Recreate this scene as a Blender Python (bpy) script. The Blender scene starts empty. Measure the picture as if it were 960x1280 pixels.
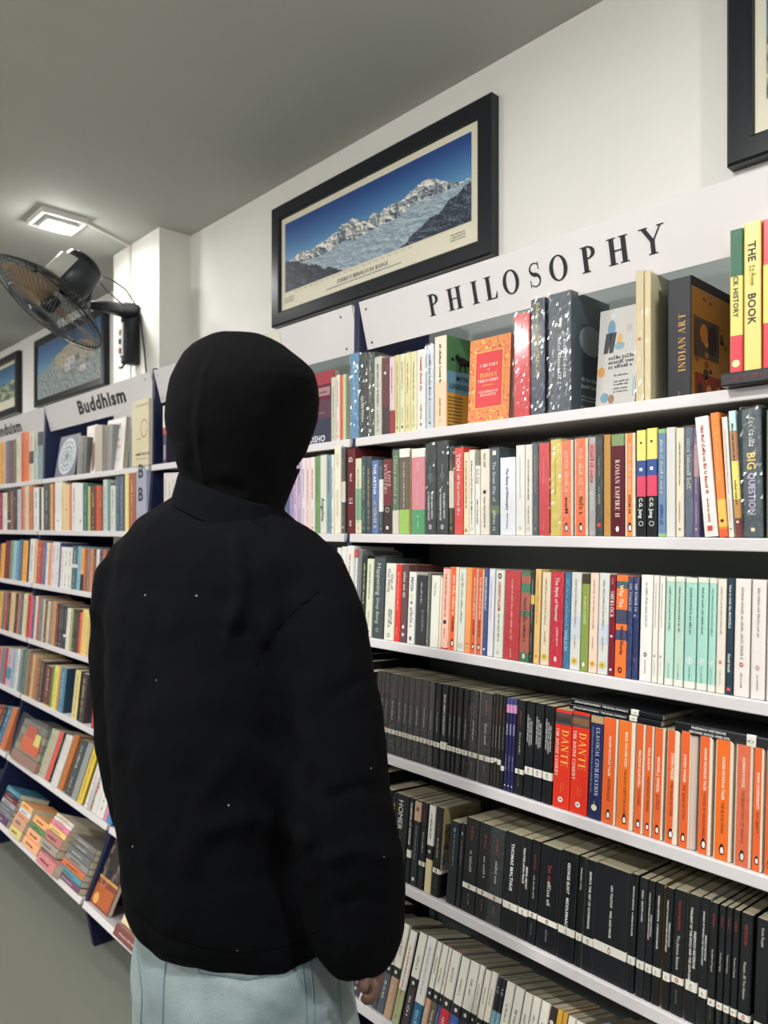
import bpy, bmesh, math, random
from mathutils import Vector, Matrix, noise
SC = bpy.context.scene
COL = SC.collection
# ------------------------------------------------------------------ camera
CAMZ, FPX, HOR = 1.5, 924.0, 658.0
FW = Vector((-.7253, .6884, 0)); RT = Vector((.6884, .7253, 0)); UP = Vector((0, 0, 1))
cd = bpy.data.cameras.new('camera'); cam = bpy.data.objects.new('camera', cd); COL.objects.link(cam)
cam.matrix_world = Matrix(((RT.x, 0, -FW.x, 0), (RT.y, 0, -FW.y, 0), (0, 1, 0, CAMZ), (0, 0, 0, 1)))
cd.sensor_width = 36; cd.lens = FPX / 1280 * 36; cd.shift_y = (HOR - 640) / 1280
cd.clip_start = .05
cd.dof.use_dof = True; cd.dof.focus_distance = 1.45; cd.dof.aperture_fstop = 4.5
SC.camera = cam
# ------------------------------------------------------------------ world, exposure, ceiling lights
w_ = bpy.data.worlds.new('world'); SC.world = w_; w_.use_nodes = True
w_.node_tree.nodes['Background'].inputs[0].default_value = (.80, .88, 1.0, 1)
w_.node_tree.nodes['Background'].inputs[1].default_value = .05
SC.view_settings.view_transform = 'Standard'; SC.view_settings.look = 'None'
SC.view_settings.gamma = 1; SC.view_settings.use_curve_mapping = False
SC.view_settings.exposure = -.05
CEIL = 2.76
LAMPS = [(-3.12, 1.115, 5.5), (-.75, -.15, 44), (1.1, .75, 44), (-5.9, .1, 48), (-2.9, -1.3, 78), (.9, -1.5, 18), (-1.3, -1.7, 22)]
for i, (x, y, p) in enumerate(LAMPS):
    ld = bpy.data.lights.new('ceiling_light_glow', 'AREA'); ld.shape = 'SQUARE'; ld.size = .15; ld.energy = p
    ld.color = (1, .985, .95)
    lo = bpy.data.objects.new('ceiling_light_glow', ld); COL.objects.link(lo); lo.location = (x, y, CEIL - .035)
    ld = bpy.data.lights.new('ceiling_bulb_glow', 'POINT'); ld.shadow_soft_size = .03; ld.energy = p * .42; ld.color = (1, .985, .95)
    lo = bpy.data.objects.new('ceiling_bulb_glow', ld); COL.objects.link(lo); lo.location = (x, y, CEIL - .075)

# ------------------------------------------------------------------ geometry of the view (used to lay things out on real planes)
def ratio(px):                      # X/Y of the vertical plane through column px
    k = (px - 480) / FPX
    return (RT.x * -1 * 0 + (-.7253 + .6884 * k)) / (.6884 + .7253 * k)
def ray(px, py):
    return FW + RT * ((px - 480) / FPX) + UP * ((HOR - py) / FPX)
def P(px, py, dep):
    return Vector((0, 0, CAMZ)) + ray(px, py) * dep
# ------------------------------------------------------------------ materials
def lin(c):
    return tuple(((v / 255) / 12.92 if v / 255 <= .04045 else ((v / 255 + .055) / 1.055) ** 2.4) for v in c)
MATS = {}
def mat(col, fin='paper'):
    key = (tuple(int(v) for v in col), fin)
    if key in MATS: return MATS[key]
    m = bpy.data.materials.new(fin); m.use_nodes = True; nt = m.node_tree
    b = nt.nodes['Principled BSDF']
    if fin in ('paper', 'gloss', 'wrap', 'print'):
        g_ = .3 * col[0] + .59 * col[1] + .11 * col[2]; col = tuple(v * .88 + g_ * .12 for v in col)
        if g_ < 60: col = tuple(v * (.35 + .65 * g_ / 60) for v in col)
        if g_ > 190: col = tuple(v * (1 - .06 * (g_ - 190) / 40) for v in col)
    c = lin(col)
    b.inputs['Base Color'].default_value = (*c, 1)
    r = {'paper': .48, 'gloss': .3, 'wrap': .38, 'print': .5, 'metal': .35, 'cloth': .95, 'paint': .5, 'plastic': .35, 'wall': .8}.get(fin, .5)
    b.inputs['Roughness'].default_value = r
    b.inputs['Specular IOR Level'].default_value = .35
    if fin == 'wrap': b.inputs['Coat Weight'].default_value = .3; b.inputs['Coat Roughness'].default_value = .1
    if fin in ('paper',):
        tc = nt.nodes.new('ShaderNodeTexCoord'); n = nt.nodes.new('ShaderNodeTexNoise'); mx = nt.nodes.new('ShaderNodeMixRGB')
        n.inputs['Scale'].default_value = 30; n.inputs['Detail'].default_value = 4
        mx.blend_type = 'MULTIPLY'; mx.inputs[0].default_value = .12
        mx.inputs[1].default_value = (*c, 1)
        nt.links.new(tc.outputs['Object'], n.inputs['Vector']); nt.links.new(n.outputs['Fac'], mx.inputs[2])
        nt.links.new(mx.outputs[0], b.inputs['Base Color'])
    if fin == 'pages':
        b.inputs['Roughness'].default_value = .9
        tc = nt.nodes.new('ShaderNodeTexCoord'); mp = nt.nodes.new('ShaderNodeMapping'); n = nt.nodes.new('ShaderNodeTexNoise'); mx = nt.nodes.new('ShaderNodeMixRGB')
        mp.inputs['Scale'].default_value = (1100, 3, 3); n.inputs['Scale'].default_value = 1.0
        mx.blend_type = 'MULTIPLY'; mx.inputs[0].default_value = .45; mx.inputs[1].default_value = (*c, 1)
        nt.links.new(tc.outputs['Object'], mp.inputs['Vector']); nt.links.new(mp.outputs[0], n.inputs['Vector']); nt.links.new(n.outputs['Fac'], mx.inputs[2])
        nt.links.new(mx.outputs[0], b.inputs['Base Color'])
    if fin in ('wall', 'paint', 'cloth'):
        tc = nt.nodes.new('ShaderNodeTexCoord'); n = nt.nodes.new('ShaderNodeTexNoise'); mx = nt.nodes.new('ShaderNodeMixRGB')
        n.inputs['Scale'].default_value = 3.5 if fin != 'cloth' else 600; n.inputs['Detail'].default_value = 6
        mx.blend_type = 'MULTIPLY'; mx.inputs[0].default_value = .10 if fin != 'cloth' else .4; mx.inputs[1].default_value = (*c, 1)
        bu = nt.nodes.new('ShaderNodeBump'); bu.inputs['Strength'].default_value = .08; bu.inputs['Distance'].default_value = .002
        nt.links.new(tc.outputs['Object'], n.inputs['Vector']); nt.links.new(n.outputs['Fac'], mx.inputs[2])
        nt.links.new(n.outputs['Fac'], bu.inputs['Height']); nt.links.new(bu.outputs['Normal'], b.inputs['Normal'])
        nt.links.new(mx.outputs[0], b.inputs['Base Color'])
    MATS[key] = m
    return m
def mat_emit(col, s):
    m = bpy.data.materials.new('lit_diffuser'); m.use_nodes = True; b = m.node_tree.nodes['Principled BSDF']
    b.inputs['Emission Color'].default_value = (*col, 1); b.inputs['Emission Strength'].default_value = s
    return m
def mat_clear(name='clear_plastic', rough=.12, amt=.75, tint=(1, 1, 1), bump=0):
    m = bpy.data.materials.new(name); m.use_nodes = True; nt = m.node_tree
    for n in list(nt.nodes):
        if n.type != 'OUTPUT_MATERIAL': nt.nodes.remove(n)
    o = nt.nodes['Material Output']
    g = nt.nodes.new('ShaderNodeBsdfGlossy'); g.inputs['Roughness'].default_value = rough; g.inputs['Color'].default_value = (.9, .9, .9, 1)
    t = nt.nodes.new('ShaderNodeBsdfTransparent'); t.inputs[0].default_value = (*tint, 1)
    f = nt.nodes.new('ShaderNodeFresnel'); f.inputs[0].default_value = 1.45
    mu = nt.nodes.new('ShaderNodeMath'); mu.operation = 'MULTIPLY'; mu.inputs[1].default_value = amt
    mx = nt.nodes.new('ShaderNodeMixShader')
    if bump:
        tc = nt.nodes.new('ShaderNodeTexCoord'); n = nt.nodes.new('ShaderNodeTexNoise'); bu = nt.nodes.new('ShaderNodeBump')
        n.inputs['Scale'].default_value = 40; n.inputs['Detail'].default_value = 4; n.inputs['Distortion'].default_value = 2
        bu.inputs['Strength'].default_value = 1; bu.inputs['Distance'].default_value = bump
        nt.links.new(tc.outputs['Object'], n.inputs['Vector']); nt.links.new(n.outputs['Fac'], bu.inputs['Height'])
        nt.links.new(bu.outputs['Normal'], g.inputs['Normal'])
    mn = nt.nodes.new('ShaderNodeMath'); mn.operation = 'MINIMUM'; mn.inputs[1].default_value = .22
    nt.links.new(f.outputs[0], mu.inputs[0]); nt.links.new(mu.outputs[0], mn.inputs[0]); nt.links.new(mn.outputs[0], mx.inputs[0])
    nt.links.new(t.outputs[0], mx.inputs[1]); nt.links.new(g.outputs[0], mx.inputs[2]); nt.links.new(mx.outputs[0], o.inputs[0])
    return m
GLASS = mat_clear('picture_glass', .05, .8)
WRAP = mat_clear('shrink_wrap', .15, 1.2)

# ------------------------------------------------------------------ mesh collector
class MB:
    def __init__(s): s.v = []; s.f = []; s.m = []; s.mats = []
    def mi(s, m):
        if m not in s.mats: s.mats.append(m)
        return s.mats.index(m)
    def poly(s, pts, m):
        n = len(s.v); s.v += [tuple(p) for p in pts]; s.f.append(tuple(range(n, n + len(pts)))); s.m.append(s.mi(m))
    def add(s, vs, fs, m):
        n = len(s.v); k = s.mi(m); s.v += [tuple(p) for p in vs]
        for f in fs: s.f.append(tuple(i + n for i in f)); s.m.append(k)
    def box(s, a, b, m, M=None):
        x0, y0, z0 = a; x1, y1, z1 = b
        vs = [Vector(p) for p in ((x0, y0, z0), (x1, y0, z0), (x1, y1, z0), (x0, y1, z0), (x0, y0, z1), (x1, y0, z1), (x1, y1, z1), (x0, y1, z1))]
        if M: vs = [M @ v for v in vs]
        s.add(vs, [(0, 3, 2, 1), (4, 5, 6, 7), (0, 1, 5, 4), (1, 2, 6, 5), (2, 3, 7, 6), (3, 0, 4, 7)], m)
    def bbox(s, a, b, m, r=.002, M=None):
        "box with chamfered vertical edges and rims"
        bm = bmesh.new(); bmesh.ops.create_cube(bm, size=1)
        for v in bm.verts:
            v.co = Vector([(a[i] + b[i]) / 2 + v.co[i] * (b[i] - a[i]) for i in range(3)])
        bmesh.ops.bevel(bm, geom=list(bm.edges), offset=r, segments=2, affect='EDGES', profile=.5)
        vs = [(M @ v.co) if M else v.co.copy() for v in bm.verts]
        bm.verts.index_update()
        s.add(vs, [tuple(v.index for v in f.verts) for f in bm.faces], m); bm.free()
    def tube(s, pts, r, m, n=8, cap=True):
        pts = [Vector(p) for p in pts]; rr = r if isinstance(r, (list, tuple)) else [r] * len(pts)
        rings = []; up = Vector((.13, .21, .97))
        for i, p in enumerate(pts):
            t = (pts[min(i + 1, len(pts) - 1)] - pts[max(i - 1, 0)]).normalized()
            a = t.cross(up)
            if a.length < .05: a = t.cross(Vector((1, 0, 0)))
            a.normalize(); b = t.cross(a)
            rings.append([p + (a * math.cos(6.28318 * j / n) + b * math.sin(6.28318 * j / n)) * rr[i] for j in range(n)])
        vs = [q for g in rings for q in g]; fs = []
        for i in range(len(pts) - 1):
            for j in range(n):
                fs.append((i * n + j, i * n + (j + 1) % n, (i + 1) * n + (j + 1) % n, (i + 1) * n + j))
        if cap:
            fs.append(tuple(range(n - 1, -1, -1))); fs.append(tuple((len(pts) - 1) * n + j for j in range(n)))
        s.add(vs, fs, m)
    def lathe(s, prof, m, n=24, M=None):
        vs = []; fs = []
        for (r, z) in prof:
            for j in range(n):
                v = Vector((r * math.cos(6.28318 * j / n), r * math.sin(6.28318 * j / n), z)); vs.append(M @ v if M else v)
        for i in range(len(prof) - 1):
            for j in range(n):
                fs.append((i * n + j, i * n + (j + 1) % n, (i + 1) * n + (j + 1) % n, (i + 1) * n + j))
        s.add(vs, fs, m)
    def build(s, name, parent=None, smooth=False):
        me = bpy.data.meshes.new(name); me.from_pydata(s.v, [], s.f)
        for m in s.mats: me.materials.append(m)
        me.polygons.foreach_set('material_index', s.m)
        if smooth: me.polygons.foreach_set('use_smooth', [True] * len(s.f))
        me.update()
        return link(name, me, parent)
def link(name, data, parent=None):
    o = bpy.data.objects.new(name, data); COL.objects.link(o)
    if parent: o.parent = parent
    return o
def tag(o, label=None, cat=None, group=None, kind=None):
    if label: o['label'] = label
    if cat: o['category'] = cat
    if group: o['group'] = group
    if kind: o['kind'] = kind
    return o
def thing(name, label, cat, loc=(0, 0, 0), group=None):
    o = link(name, None); o.location = loc; o.empty_display_size = .05
    return tag(o, label, cat, group)

# ------------------------------------------------------------------ lettering
CH = "ABCDEFGHIJKLMNOPQRSTUVWXYZabcdefghijklmnopqrstuvwxyz0123456789.,:'&-!?()"
GL = {}
def make_glyphs():
    obs = []
    def t(body, off):
        cu = bpy.data.curves.new('g', 'FONT'); cu.body = body; cu.size = 1; cu.resolution_u = 2; cu.offset = off; cu.fill_mode = 'FRONT'
        ob = bpy.data.objects.new('g', cu); COL.objects.link(ob); return ob
    jobs = []
    for c in CH: jobs.append((c, t(c, .0), t(c, .022), t('H' + c + 'H', 0), t(c, .037)))
    hh = t('HH', 0)
    bpy.context.view_layer.update(); dg = bpy.context.evaluated_depsgraph_get()
    def mx(o):
        me = o.evaluated_get(dg).to_mesh(); r = max(v.co.x for v in me.vertices); return r
    w0 = mx(hh)
    for c, a, b, d, e in jobs:
        adv = mx(d) - w0
        for key, o in ((0, a), (1, b), (3, e)):
            me = o.evaluated_get(dg).to_mesh()
            GL[(c, key)] = ([tuple(v.co)[:2] for v in me.vertices], [tuple(p.vertices) for p in me.polygons], adv)
    for j in jobs:
        for o in j[1:]:
            cu = o.data; bpy.data.objects.remove(o); bpy.data.curves.remove(cu)
    cu = hh.data; bpy.data.objects.remove(hh); bpy.data.curves.remove(cu)
make_glyphs()
# a serif capital set drawn from stems, hairlines, bowls (cap height 1)
def _q(x0, y0, x1, y1): return [(x0, y0), (x1, y0), (x1, y1), (x0, y1)]
def _stem(x, w=.20, y0=0, y1=1): return [_q(x, y0, x + w, y1), _q(x - .09, y1 - .04, x + w + .09, y1), _q(x - .09, y0, x + w + .09, y0 + .04)]
def _band(cx, cy, rx, ry, tx, ty, a0, a1, n=18):
    out = []
    for i in range(n):
        a = math.radians(a0 + (a1 - a0) * i / n); b = math.radians(a0 + (a1 - a0) * (i + 1) / n)
        o = lambda t: (cx + rx * math.cos(t), cy + ry * math.sin(t)); k = lambda t: (cx + (rx - tx) * math.cos(t), cy + (ry - ty) * math.sin(t))
        out.append([o(a), o(b), k(b), k(a)])
    return out
def _diag(x0, y0, x1, y1, w): return [[(x0, y0), (x0 + w, y0), (x1 + w, y1), (x1, y1)]]
SER = {
 'I': (_stem(.1), .37), 'L': (_stem(.1) + [_q(.1, 0, .62, .045), [(.62, 0), (.66, .28), (.63, .28), (.52, .04)]], .72),
 'H': (_stem(.1) + _stem(.6) + [_q(.2, .48, .65, .53)], .88),
 'P': (_stem(.1) + _band(.3, .75, .35, .25, .17, .05, -90, 90) + [_q(.2, .95, .32, 1), _q(.2, .5, .32, .55)], .72),
 'R': (_stem(.1) + _band(.3, .75, .35, .25, .17, .05, -90, 90) + [_q(.2, .95, .32, 1), _q(.2, .5, .32, .55)] + _diag(.58, 0, .3, .52, .2), .84),
 'D': (_stem(.1) + _band(.3, .5, .48, .5, .18, .05, -90, 90) + [_q(.2, .95, .32, 1), _q(.2, 0, .32, .05)], .86),
 'O': (_band(.47, .5, .43, .52, .18, .05, 0, 360, 32), .94),
 'C': (_band(.47, .5, .43, .52, .18, .05, 45, 315, 24) + [_q(.74, .66, .79, 1), _q(.74, 0, .79, .3)], .88),
 'A': (_diag(.0, 0, .36, 1, .06) + _diag(.56, 0, .30, 1, .18) + [_q(.14, .32, .62, .37), _q(-.08, 0, .16, .04), _q(.48, 0, .84, .04)], .8),
 'V': (_diag(.32, 0, .04, 1, .18) + _diag(.38, 0, .68, 1, .06) + [_q(-.06, .96, .3, 1), _q(.58, .96, .82, 1)], .78),
 'N': (_stem(.1, .06) + _stem(.68, .06) + _diag(.6, 0, .1, 1, .18), .86),
 'M': (_stem(.1, .06) + _stem(.82, .17) + _diag(.44, 0, .1, 1, .17) + _diag(.48, 0, .84, 1, .06), 1.1),
 'T': (_stem(.33) + [_q(.04, .95, .8, 1), _q(.02, .72, .06, 1), _q(.78, .72, .82, 1)], .84),
 'E': (_stem(.1) + [_q(.2, .95, .64, 1), _q(.2, .5, .5, .55), _q(.2, 0, .66, .05), _q(.6, .75, .65, 1), _q(.48, .4, .52, .64), _q(.62, 0, .67, .27)], .72),
 'Z': (_diag(.02, .02, .5, .98, .19) + [_q(.04, .95, .68, 1), _q(.02, 0, .7, .05), _q(.04, .72, .08, 1), _q(.66, 0, .7, .28)], .74),
 'Y': (_stem(.34, .17, 0, .48)[:1] + [_q(.25, 0, .6, .04)] + _diag(.34, .46, .0, 1, .19) + _diag(.43, .46, .76, 1, .06) + [_q(-.08, .96, .28, 1), _q(.64, .96, .92, 1)], .86),
 'S': ([], .66), 'G': (_band(.47, .5, .43, .52, .18, .05, 45, 330, 24) + [_q(.66, .04, .83, .45), _q(.58, .42, .92, .46)], .95), '.': ([_q(.05, 0, .2, .15)], .3),
 'F': (_stem(.1) + [_q(.2, .95, .64, 1), _q(.2, .5, .5, .55), _q(.6, .75, .65, 1)], .68), 'Q': (_band(.47, .5, .43, .52, .18, .05, 0, 360, 32) + _diag(.8, -.2, .45, .05, .14), .94),
 'U': (_stem(.1)[:2] + [_q(.7, .3, .76, 1), _q(.6, .96, .86, 1)] + _band(.43, .32, .33, .34, .14, .05, 180, 360), .88),
 'B': (_stem(.1) + _band(.3, .76, .3, .24, .15, .05, -90, 90) + _band(.3, .27, .36, .27, .17, .05, -90, 90), .74),
 'K': (_stem(.1) + _diag(.56, 0, .28, .55, .18) + _diag(.2, .4, .66, 1, .07), .84), 'W': (_diag(.26, 0, .0, 1, .17) + _diag(.3, 0, .52, 1, .06) + _diag(.72, 0, .46, 1, .17) + _diag(.78, 0, 1.0, 1, .06), 1.08),
 'X': (_diag(.5, 0, .04, 1, .18) + _diag(.04, 0, .6, 1, .06), .76), 'J': (_stem(.25)[:2] + _band(.2, .2, .22, .24, .15, .06, 180, 360), .5)}
def _s():
    pts = []; n = 26
    for i in range(n + 1):
        t = i / n
        if t < .5:
            a = math.radians(40 + 230 * (t / .5)); x = .32 + .225 * math.cos(a); y = .745 + .23 * math.sin(a)
        else:
            a = math.radians(90 - 230 * ((t - .5) / .5)); x = .32 + .235 * math.cos(a); y = .26 + .245 * math.sin(a)
        pts.append((x, y, .045 + .12 * math.exp(-((t - .5) / .17) ** 2)))
    out = []
    for i in range(n):
        (x0, y0, w0), (x1, y1, w1) = pts[i], pts[i + 1]
        dx, dy = x1 - x0, y1 - y0; L = math.hypot(dx, dy) + 1e-6; nx, ny = -dy / L, dx / L
        out.append([(x0 + nx * w0 / 2, y0 + ny * w0 / 2), (x1 + nx * w1 / 2, y1 + ny * w1 / 2), (x1 - nx * w1 / 2, y1 - ny * w1 / 2), (x0 - nx * w0 / 2, y0 - ny * w0 / 2)])
    return out + [_q(.50, .7, .54, 1), _q(.06, 0, .10, .3)]
SER['S'] = (_s(), .68)
def glyph_run(text, font):
    "list of (verts2d, faces) with cap height about 1, and total length"
    out = []; x = 0
    for c in text:
        if c == ' ': x += .4; continue
        if font == 2:
            g = SER.get(c.upper())
            if g is None: x += .4; continue
            vs = []; fs = []
            for q in g[0]:
                n = len(vs); vs += [(px + x, py) for px, py in q]; fs.append(tuple(range(n, n + len(q))))
            out.append((vs, fs)); x += g[1] + .1
        else:
            g = GL.get((c, font))
            if g is None: x += .4; continue
            k = 1 / .73
            out.append(([(a * k + x, b * k) for a, b in g[0]], g[1])); x += g[2] * k + {1: .04, 3: .09}.get(font, 0)
    return out, x
def letter(mb, text, o, ax, ay, size, m, maxlen=None, font=0, center=False, squeeze=1.0):
    "write text starting at o with text x axis ax and y axis ay; size = cap height"
    run, L = glyph_run(text, font)
    if not run: return
    sx = size * squeeze
    o = Vector(o); ax = Vector(ax); ay = Vector(ay)
    if maxlen and L * sx > maxlen:
        f = maxlen / (L * sx); sx *= f; o = o + ay * (size * (1 - max(f ** .8, .3)) / 2); size *= max(f ** .8, .3)
    if center: o = o - ax * (L * sx / 2)
    for vs, fs in run:
        mb.add([o + ax * (a * sx) + ay * (b * size) for a, b in vs], fs, m)
def greek(mb, o, ax, ay, length, size, m, rng):
    "rows of small letter-sized strokes for print too small to read"
    o = Vector(o); ax = Vector(ax); ay = Vector(ay); x = 0
    while x < length:
        for k in range(rng.randint(2, 7)):
            w = size * rng.uniform(.35, .62); h = size * rng.choice((.62, .7, .95))
            if x + w > length: return
            if rng.random() < .5:
                q = [(x, 0), (x + w, 0), (x + w, h), (x, h)]; t = size * .2
                mb.poly([o + ax * a + ay * b for a, b in ((x, 0), (x + t, 0), (x + t, h), (x, h))], m)
                mb.poly([o + ax * a + ay * b for a, b in ((x, 0), (x + w, 0), (x + w, t), (x, t))], m)
                mb.poly([o + ax * a + ay * b for a, b in ((x, h - t), (x + w, h - t), (x + w, h), (x, h))], m)
            else:
                t = size * .22
                mb.poly([o + ax * a + ay * b for a, b in ((x, 0), (x + t, 0), (x + t, h), (x, h))], m)
                mb.poly([o + ax * a + ay * b for a, b in ((x + w - t, 0), (x + w, 0), (x + w, h), (x + w - t, h))], m)
                mb.poly([o + ax * a + ay * b for a, b in ((x, h * .45), (x + w, h * .45), (x + w, h * .45 + t * .8), (x, h * .45 + t * .8))], m)
            x += w + size * .16
        x += size * .45
def disc(mb, c, r, m, ax=(1, 0, 0), ay=(0, 0, 1), n=14, ry=None, ri=0):
    c = Vector(c); ax = Vector(ax); ay = Vector(ay); ry = ry or r
    if ri:
        for i in range(n):
            a, b = 6.28318 * i / n, 6.28318 * (i + 1) / n
            f = lambda t, k: c + ax * (r * k * math.cos(t)) + ay * (ry * k * math.sin(t))
            mb.poly([f(a, 1), f(b, 1), f(b, ri), f(a, ri)], m)
    else:
        mb.poly([c + ax * (r * math.cos(6.28318 * i / n)) + ay * (ry * math.sin(6.28318 * i / n)) for i in range(n)], m)

WHITE = (232, 230, 226); BLACK = (26, 28, 32); CREAM = (228, 218, 196)
# ------------------------------------------------------------------ room
WALLY = 1.60
wm = mat((226, 224, 220), 'wall')
def wallbox(name, a, b, m=wm):
    mb = MB(); mb.box(a, b, m); o = mb.build(name); tag(o, kind='structure'); return o
wallbox('floor', (-9, -2.6, -.1), (3.2, 1.7, 0), mat((104, 106, 97), 'wall'))
wallbox('ceiling', (-9, -2.6, CEIL), (3.2, 1.7, CEIL + .1), mat((184, 187, 181), 'wall'))
wallbox('wall_right', (-3.0, WALLY, 0), (3.2, WALLY + .1, CEIL))
wallbox('wall_back', (-9, WALLY + .07, 0), (-3.0, WALLY + .17, CEIL))
wallbox('wall_front', (-9, -2.7, 0), (3.2, -2.6, CEIL))
wallbox('wall_end', (3.2, -2.6, 0), (3.3, 1.7, CEIL))
wallbox('wall_left', (-9.1, -2.6, 0), (-9, 1.77, CEIL))
mb = MB(); mb.box((-3.36, 1.455, 0), (-2.906, WALLY + .07, CEIL), mat((228, 227, 221), 'wall'))
tag(mb.build('trim_1'), 'white square pillar projecting from the wall behind the fan', kind='structure')

# ------------------------------------------------------------------ ceiling lights
def ceiling_light(x, y, label):
    t = thing('ceiling_light', label, 'light', (x, y, CEIL), 'square ceiling lights')
    m1 = mat((215, 215, 210), 'metal'); mb = MB(); s = .09
    for k in range(4):
        M = Matrix.Rotation(k * math.pi / 2, 4, 'Z')
        mb.box((-s, -s, -.022), (s - .016, -s + .016, 0), m1, M)
    mb.build('trim_ring', t)
    mb = MB()
    for k in range(4):
        M = Matrix.Rotation(k * math.pi / 2, 4, 'Z')
        mb.box((-s + .03, -s + .03, -.034), (s - .036, -s + .036, -.004), mat((190, 192, 190), 'metal'), M)
    mb.build('inner_ring', t)
    mb = MB(); mb.lathe([(.0, -.03), (.02, -.029), (.034, -.022), (.038, -.008), (.036, -.001)], mat_emit((1, .98, .94), 26), 20)
    mb.build('bulb', t, True)
for (x, y, p), lb in zip(LAMPS, ('glowing square ceiling light above the wall fan', 'square ceiling light out of view just above the camera', 'square ceiling light out of view beyond the right edge', 'square ceiling light out of view beyond the left edge', 'square ceiling light out of view across the aisle behind the fan', 'square ceiling light out of view behind the camera', 'square ceiling light out of view by the opposite wall')):
    ceiling_light(x, y, lb)
# cable trunking from the lamp to the pillar and down it
mb = MB(); cm = mat((205, 205, 198), 'plastic')
a = Vector((-3.06, 1.2, CEIL - .004)); b = Vector((-3.18, 1.45, CEIL - .004)); d = (b - a).normalized(); n = Vector((-d.y, d.x, 0)) * .007
for z0, z1 in ((-.004, .004),):
    q = [a - n, b - n, b + n, a + n]
    mb.add([v + Vector((0, 0, z)) for z in (-.006, .003) for v in q], [(0, 1, 2, 3), (4, 7, 6, 5), (0, 4, 5, 1), (1, 5, 6, 2), (2, 6, 7, 3), (3, 7, 4, 0)], cm)
mb.box((-3.192, 1.445, 2.10), (-3.168, 1.455, CEIL), cm)
o = mb.build('cable_trunking'); tag(o, 'thin white cable trunking from the ceiling light down the pillar', 'cable')

# ------------------------------------------------------------------ shelving units
# z of shelf top, Y of front edge, backward tilt (degrees)
SH = {1: (1.7315, 1.28, 0), 2: (1.481, 1.26, 0), 3: (1.224, 1.234, 3), 4: (.959, 1.212, 4), 5: (.691, 1.183, 6), 6: (.415, 1.122, 19), 7: (.178, 1.03, 26)}
LIP = .022
UNITX = {'H': (-4.955, -3.795), 'B': (-3.795, -2.635), 'M': (-2.635, -1.470), 'P': (-1.470, -.305)}
navy = mat((18, 26, 60), 'paint'); white = mat((204, 200, 202), 'paint'); grey = mat((120, 128, 126), 'metal')
def sign_pt(x, t, off=0):           # t=0 bottom .. 1 top of the tilted header board
    y = 1.318 + (1.287 - 1.318) * t; z = 1.968 + (2.088 - 1.968) * t
    return Vector((x, y - off * .97, z - off * .25))
def bookcase(key, label):
    X0, X1 = UNITX[key]; t = thing('bookcase', label, 'bookcase', (X0, 1.3, 0), 'bookcases along the wall')
    off = Vector((X0, 1.3, 0))
    def pt(x, y, z): return (x - off.x, y - off.y, z)
    prof = [(1.297, 2.10), (1.292, 1.73), (1.272, 1.47), (1.246, 1.21), (1.224, .95), (1.195, .68), (1.134, .40), (1.042, .17), (1.040, .14), (1.067, 0), (1.585, 0), (1.585, 2.10)]
    for xa in (X0 + .0005, X1 - .0105):
        mb = MB(); vs = [pt(xa, y, z) for y, z in prof] + [pt(xa + .010, y, z) for y, z in prof]; n = len(prof)
        mb.add(vs, [tuple(range(n)), tuple(range(2 * n - 1, n - 1, -1))] + [(i, i + n, (i + 1) % n + n, (i + 1) % n) for i in range(n)], navy)
        mb.build('side_panel', t)
    mb = MB(); mb.box(pt(X0 + .011, 1.565, .05), pt(X1 - .011, 1.583, 2.09), grey if key in 'PM' else navy); mb.build('back_panel', t)
    mb = MB(); mb.box(pt(X0 + .011, 1.26, .0), pt(X1 - .011, 1.275, .10), mat((14, 16, 24), 'paint')); mb.build('kickboard', t)
    for k, (z, y, a) in SH.items():
        M = Matrix.Translation(pt((X0 + X1) / 2, y, z)) @ Matrix.Rotation(-math.radians(a), 4, 'X')
        hw = (X1 - X0) / 2 - .012; dp = .30 if k < 7 else .36
        mb = MB(); mb.bbox((-hw, 0, -LIP), (hw, .012, 0), white, .002, M); mb.box((-hw, .012, -.014), (hw, dp, -.0005), white, M)
        mb.build('shelf', t)
    # header board
    xs = (X0 + .018, X1 - .012)
    mb = MB(); vs = []
    for th in (0, .004):
        vs += [sign_pt(xs[0], 0, -th) - off, sign_pt(xs[1], 0, -th) - off, sign_pt(xs[1], 1, -th) - off, sign_pt(xs[0], 1, -th) - off]
    mb.add(vs, [(0, 1, 2, 3), (7, 6, 5, 4), (0, 4, 5, 1), (1, 5, 6, 2), (2, 6, 7, 3), (3, 7, 4, 0)], white)
    hd = mb.build('header_board', t)
    ay = (sign_pt(0, 1) - sign_pt(0, 0)).normalized()
    for x in (xs[0] + .022, xs[1] - .05):
        for tt in (.13, .82):
            mb = MB(); c = sign_pt(x, tt, .0008) - off; disc(mb, c, .0035, mat((60, 60, 62), 'metal'), ay=ay); mb.build('screw', hd)
    mb = MB(); ink = mat((22, 26, 38), 'print')
    if key == 'P':
        o = sign_pt(-1.2156, .315, .0012) - off
        for i, c in enumerate('PHILOSOPHY'):
            px = [537, 560.5, 590.5, 607.5, 629, 662, 687, 727.5, 760.5, 803][i]
            q_ = MB(); letter(q_, c, Vector((ratio(px) * 1.305 - off.x, o.y, o.z)), (1, 0, 0), ay, .0495, ink, font=2, squeeze=1.0); q_.build('letter', hd)
    if key in 'BH':
        word, xs_, xe = ('Buddhism', -3.385, -2.885) if key == 'B' else ('Hinduism', -4.62, -4.155)
        run, L = glyph_run(word, 3); k_ = (xe - xs_) / L; o = sign_pt(xs_, .34, .0012) - off
        for vs_, fs_ in run:
            q_ = MB(); q_.add([o + Vector((a_ * k_, 0, 0)) + ay * (b_ * .060) for a_, b_ in vs_], fs_, ink); q_.build('letter', hd)
    return t
bookcase('P', 'bookcase under the large PHILOSOPHY sign, right of the person')
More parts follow.
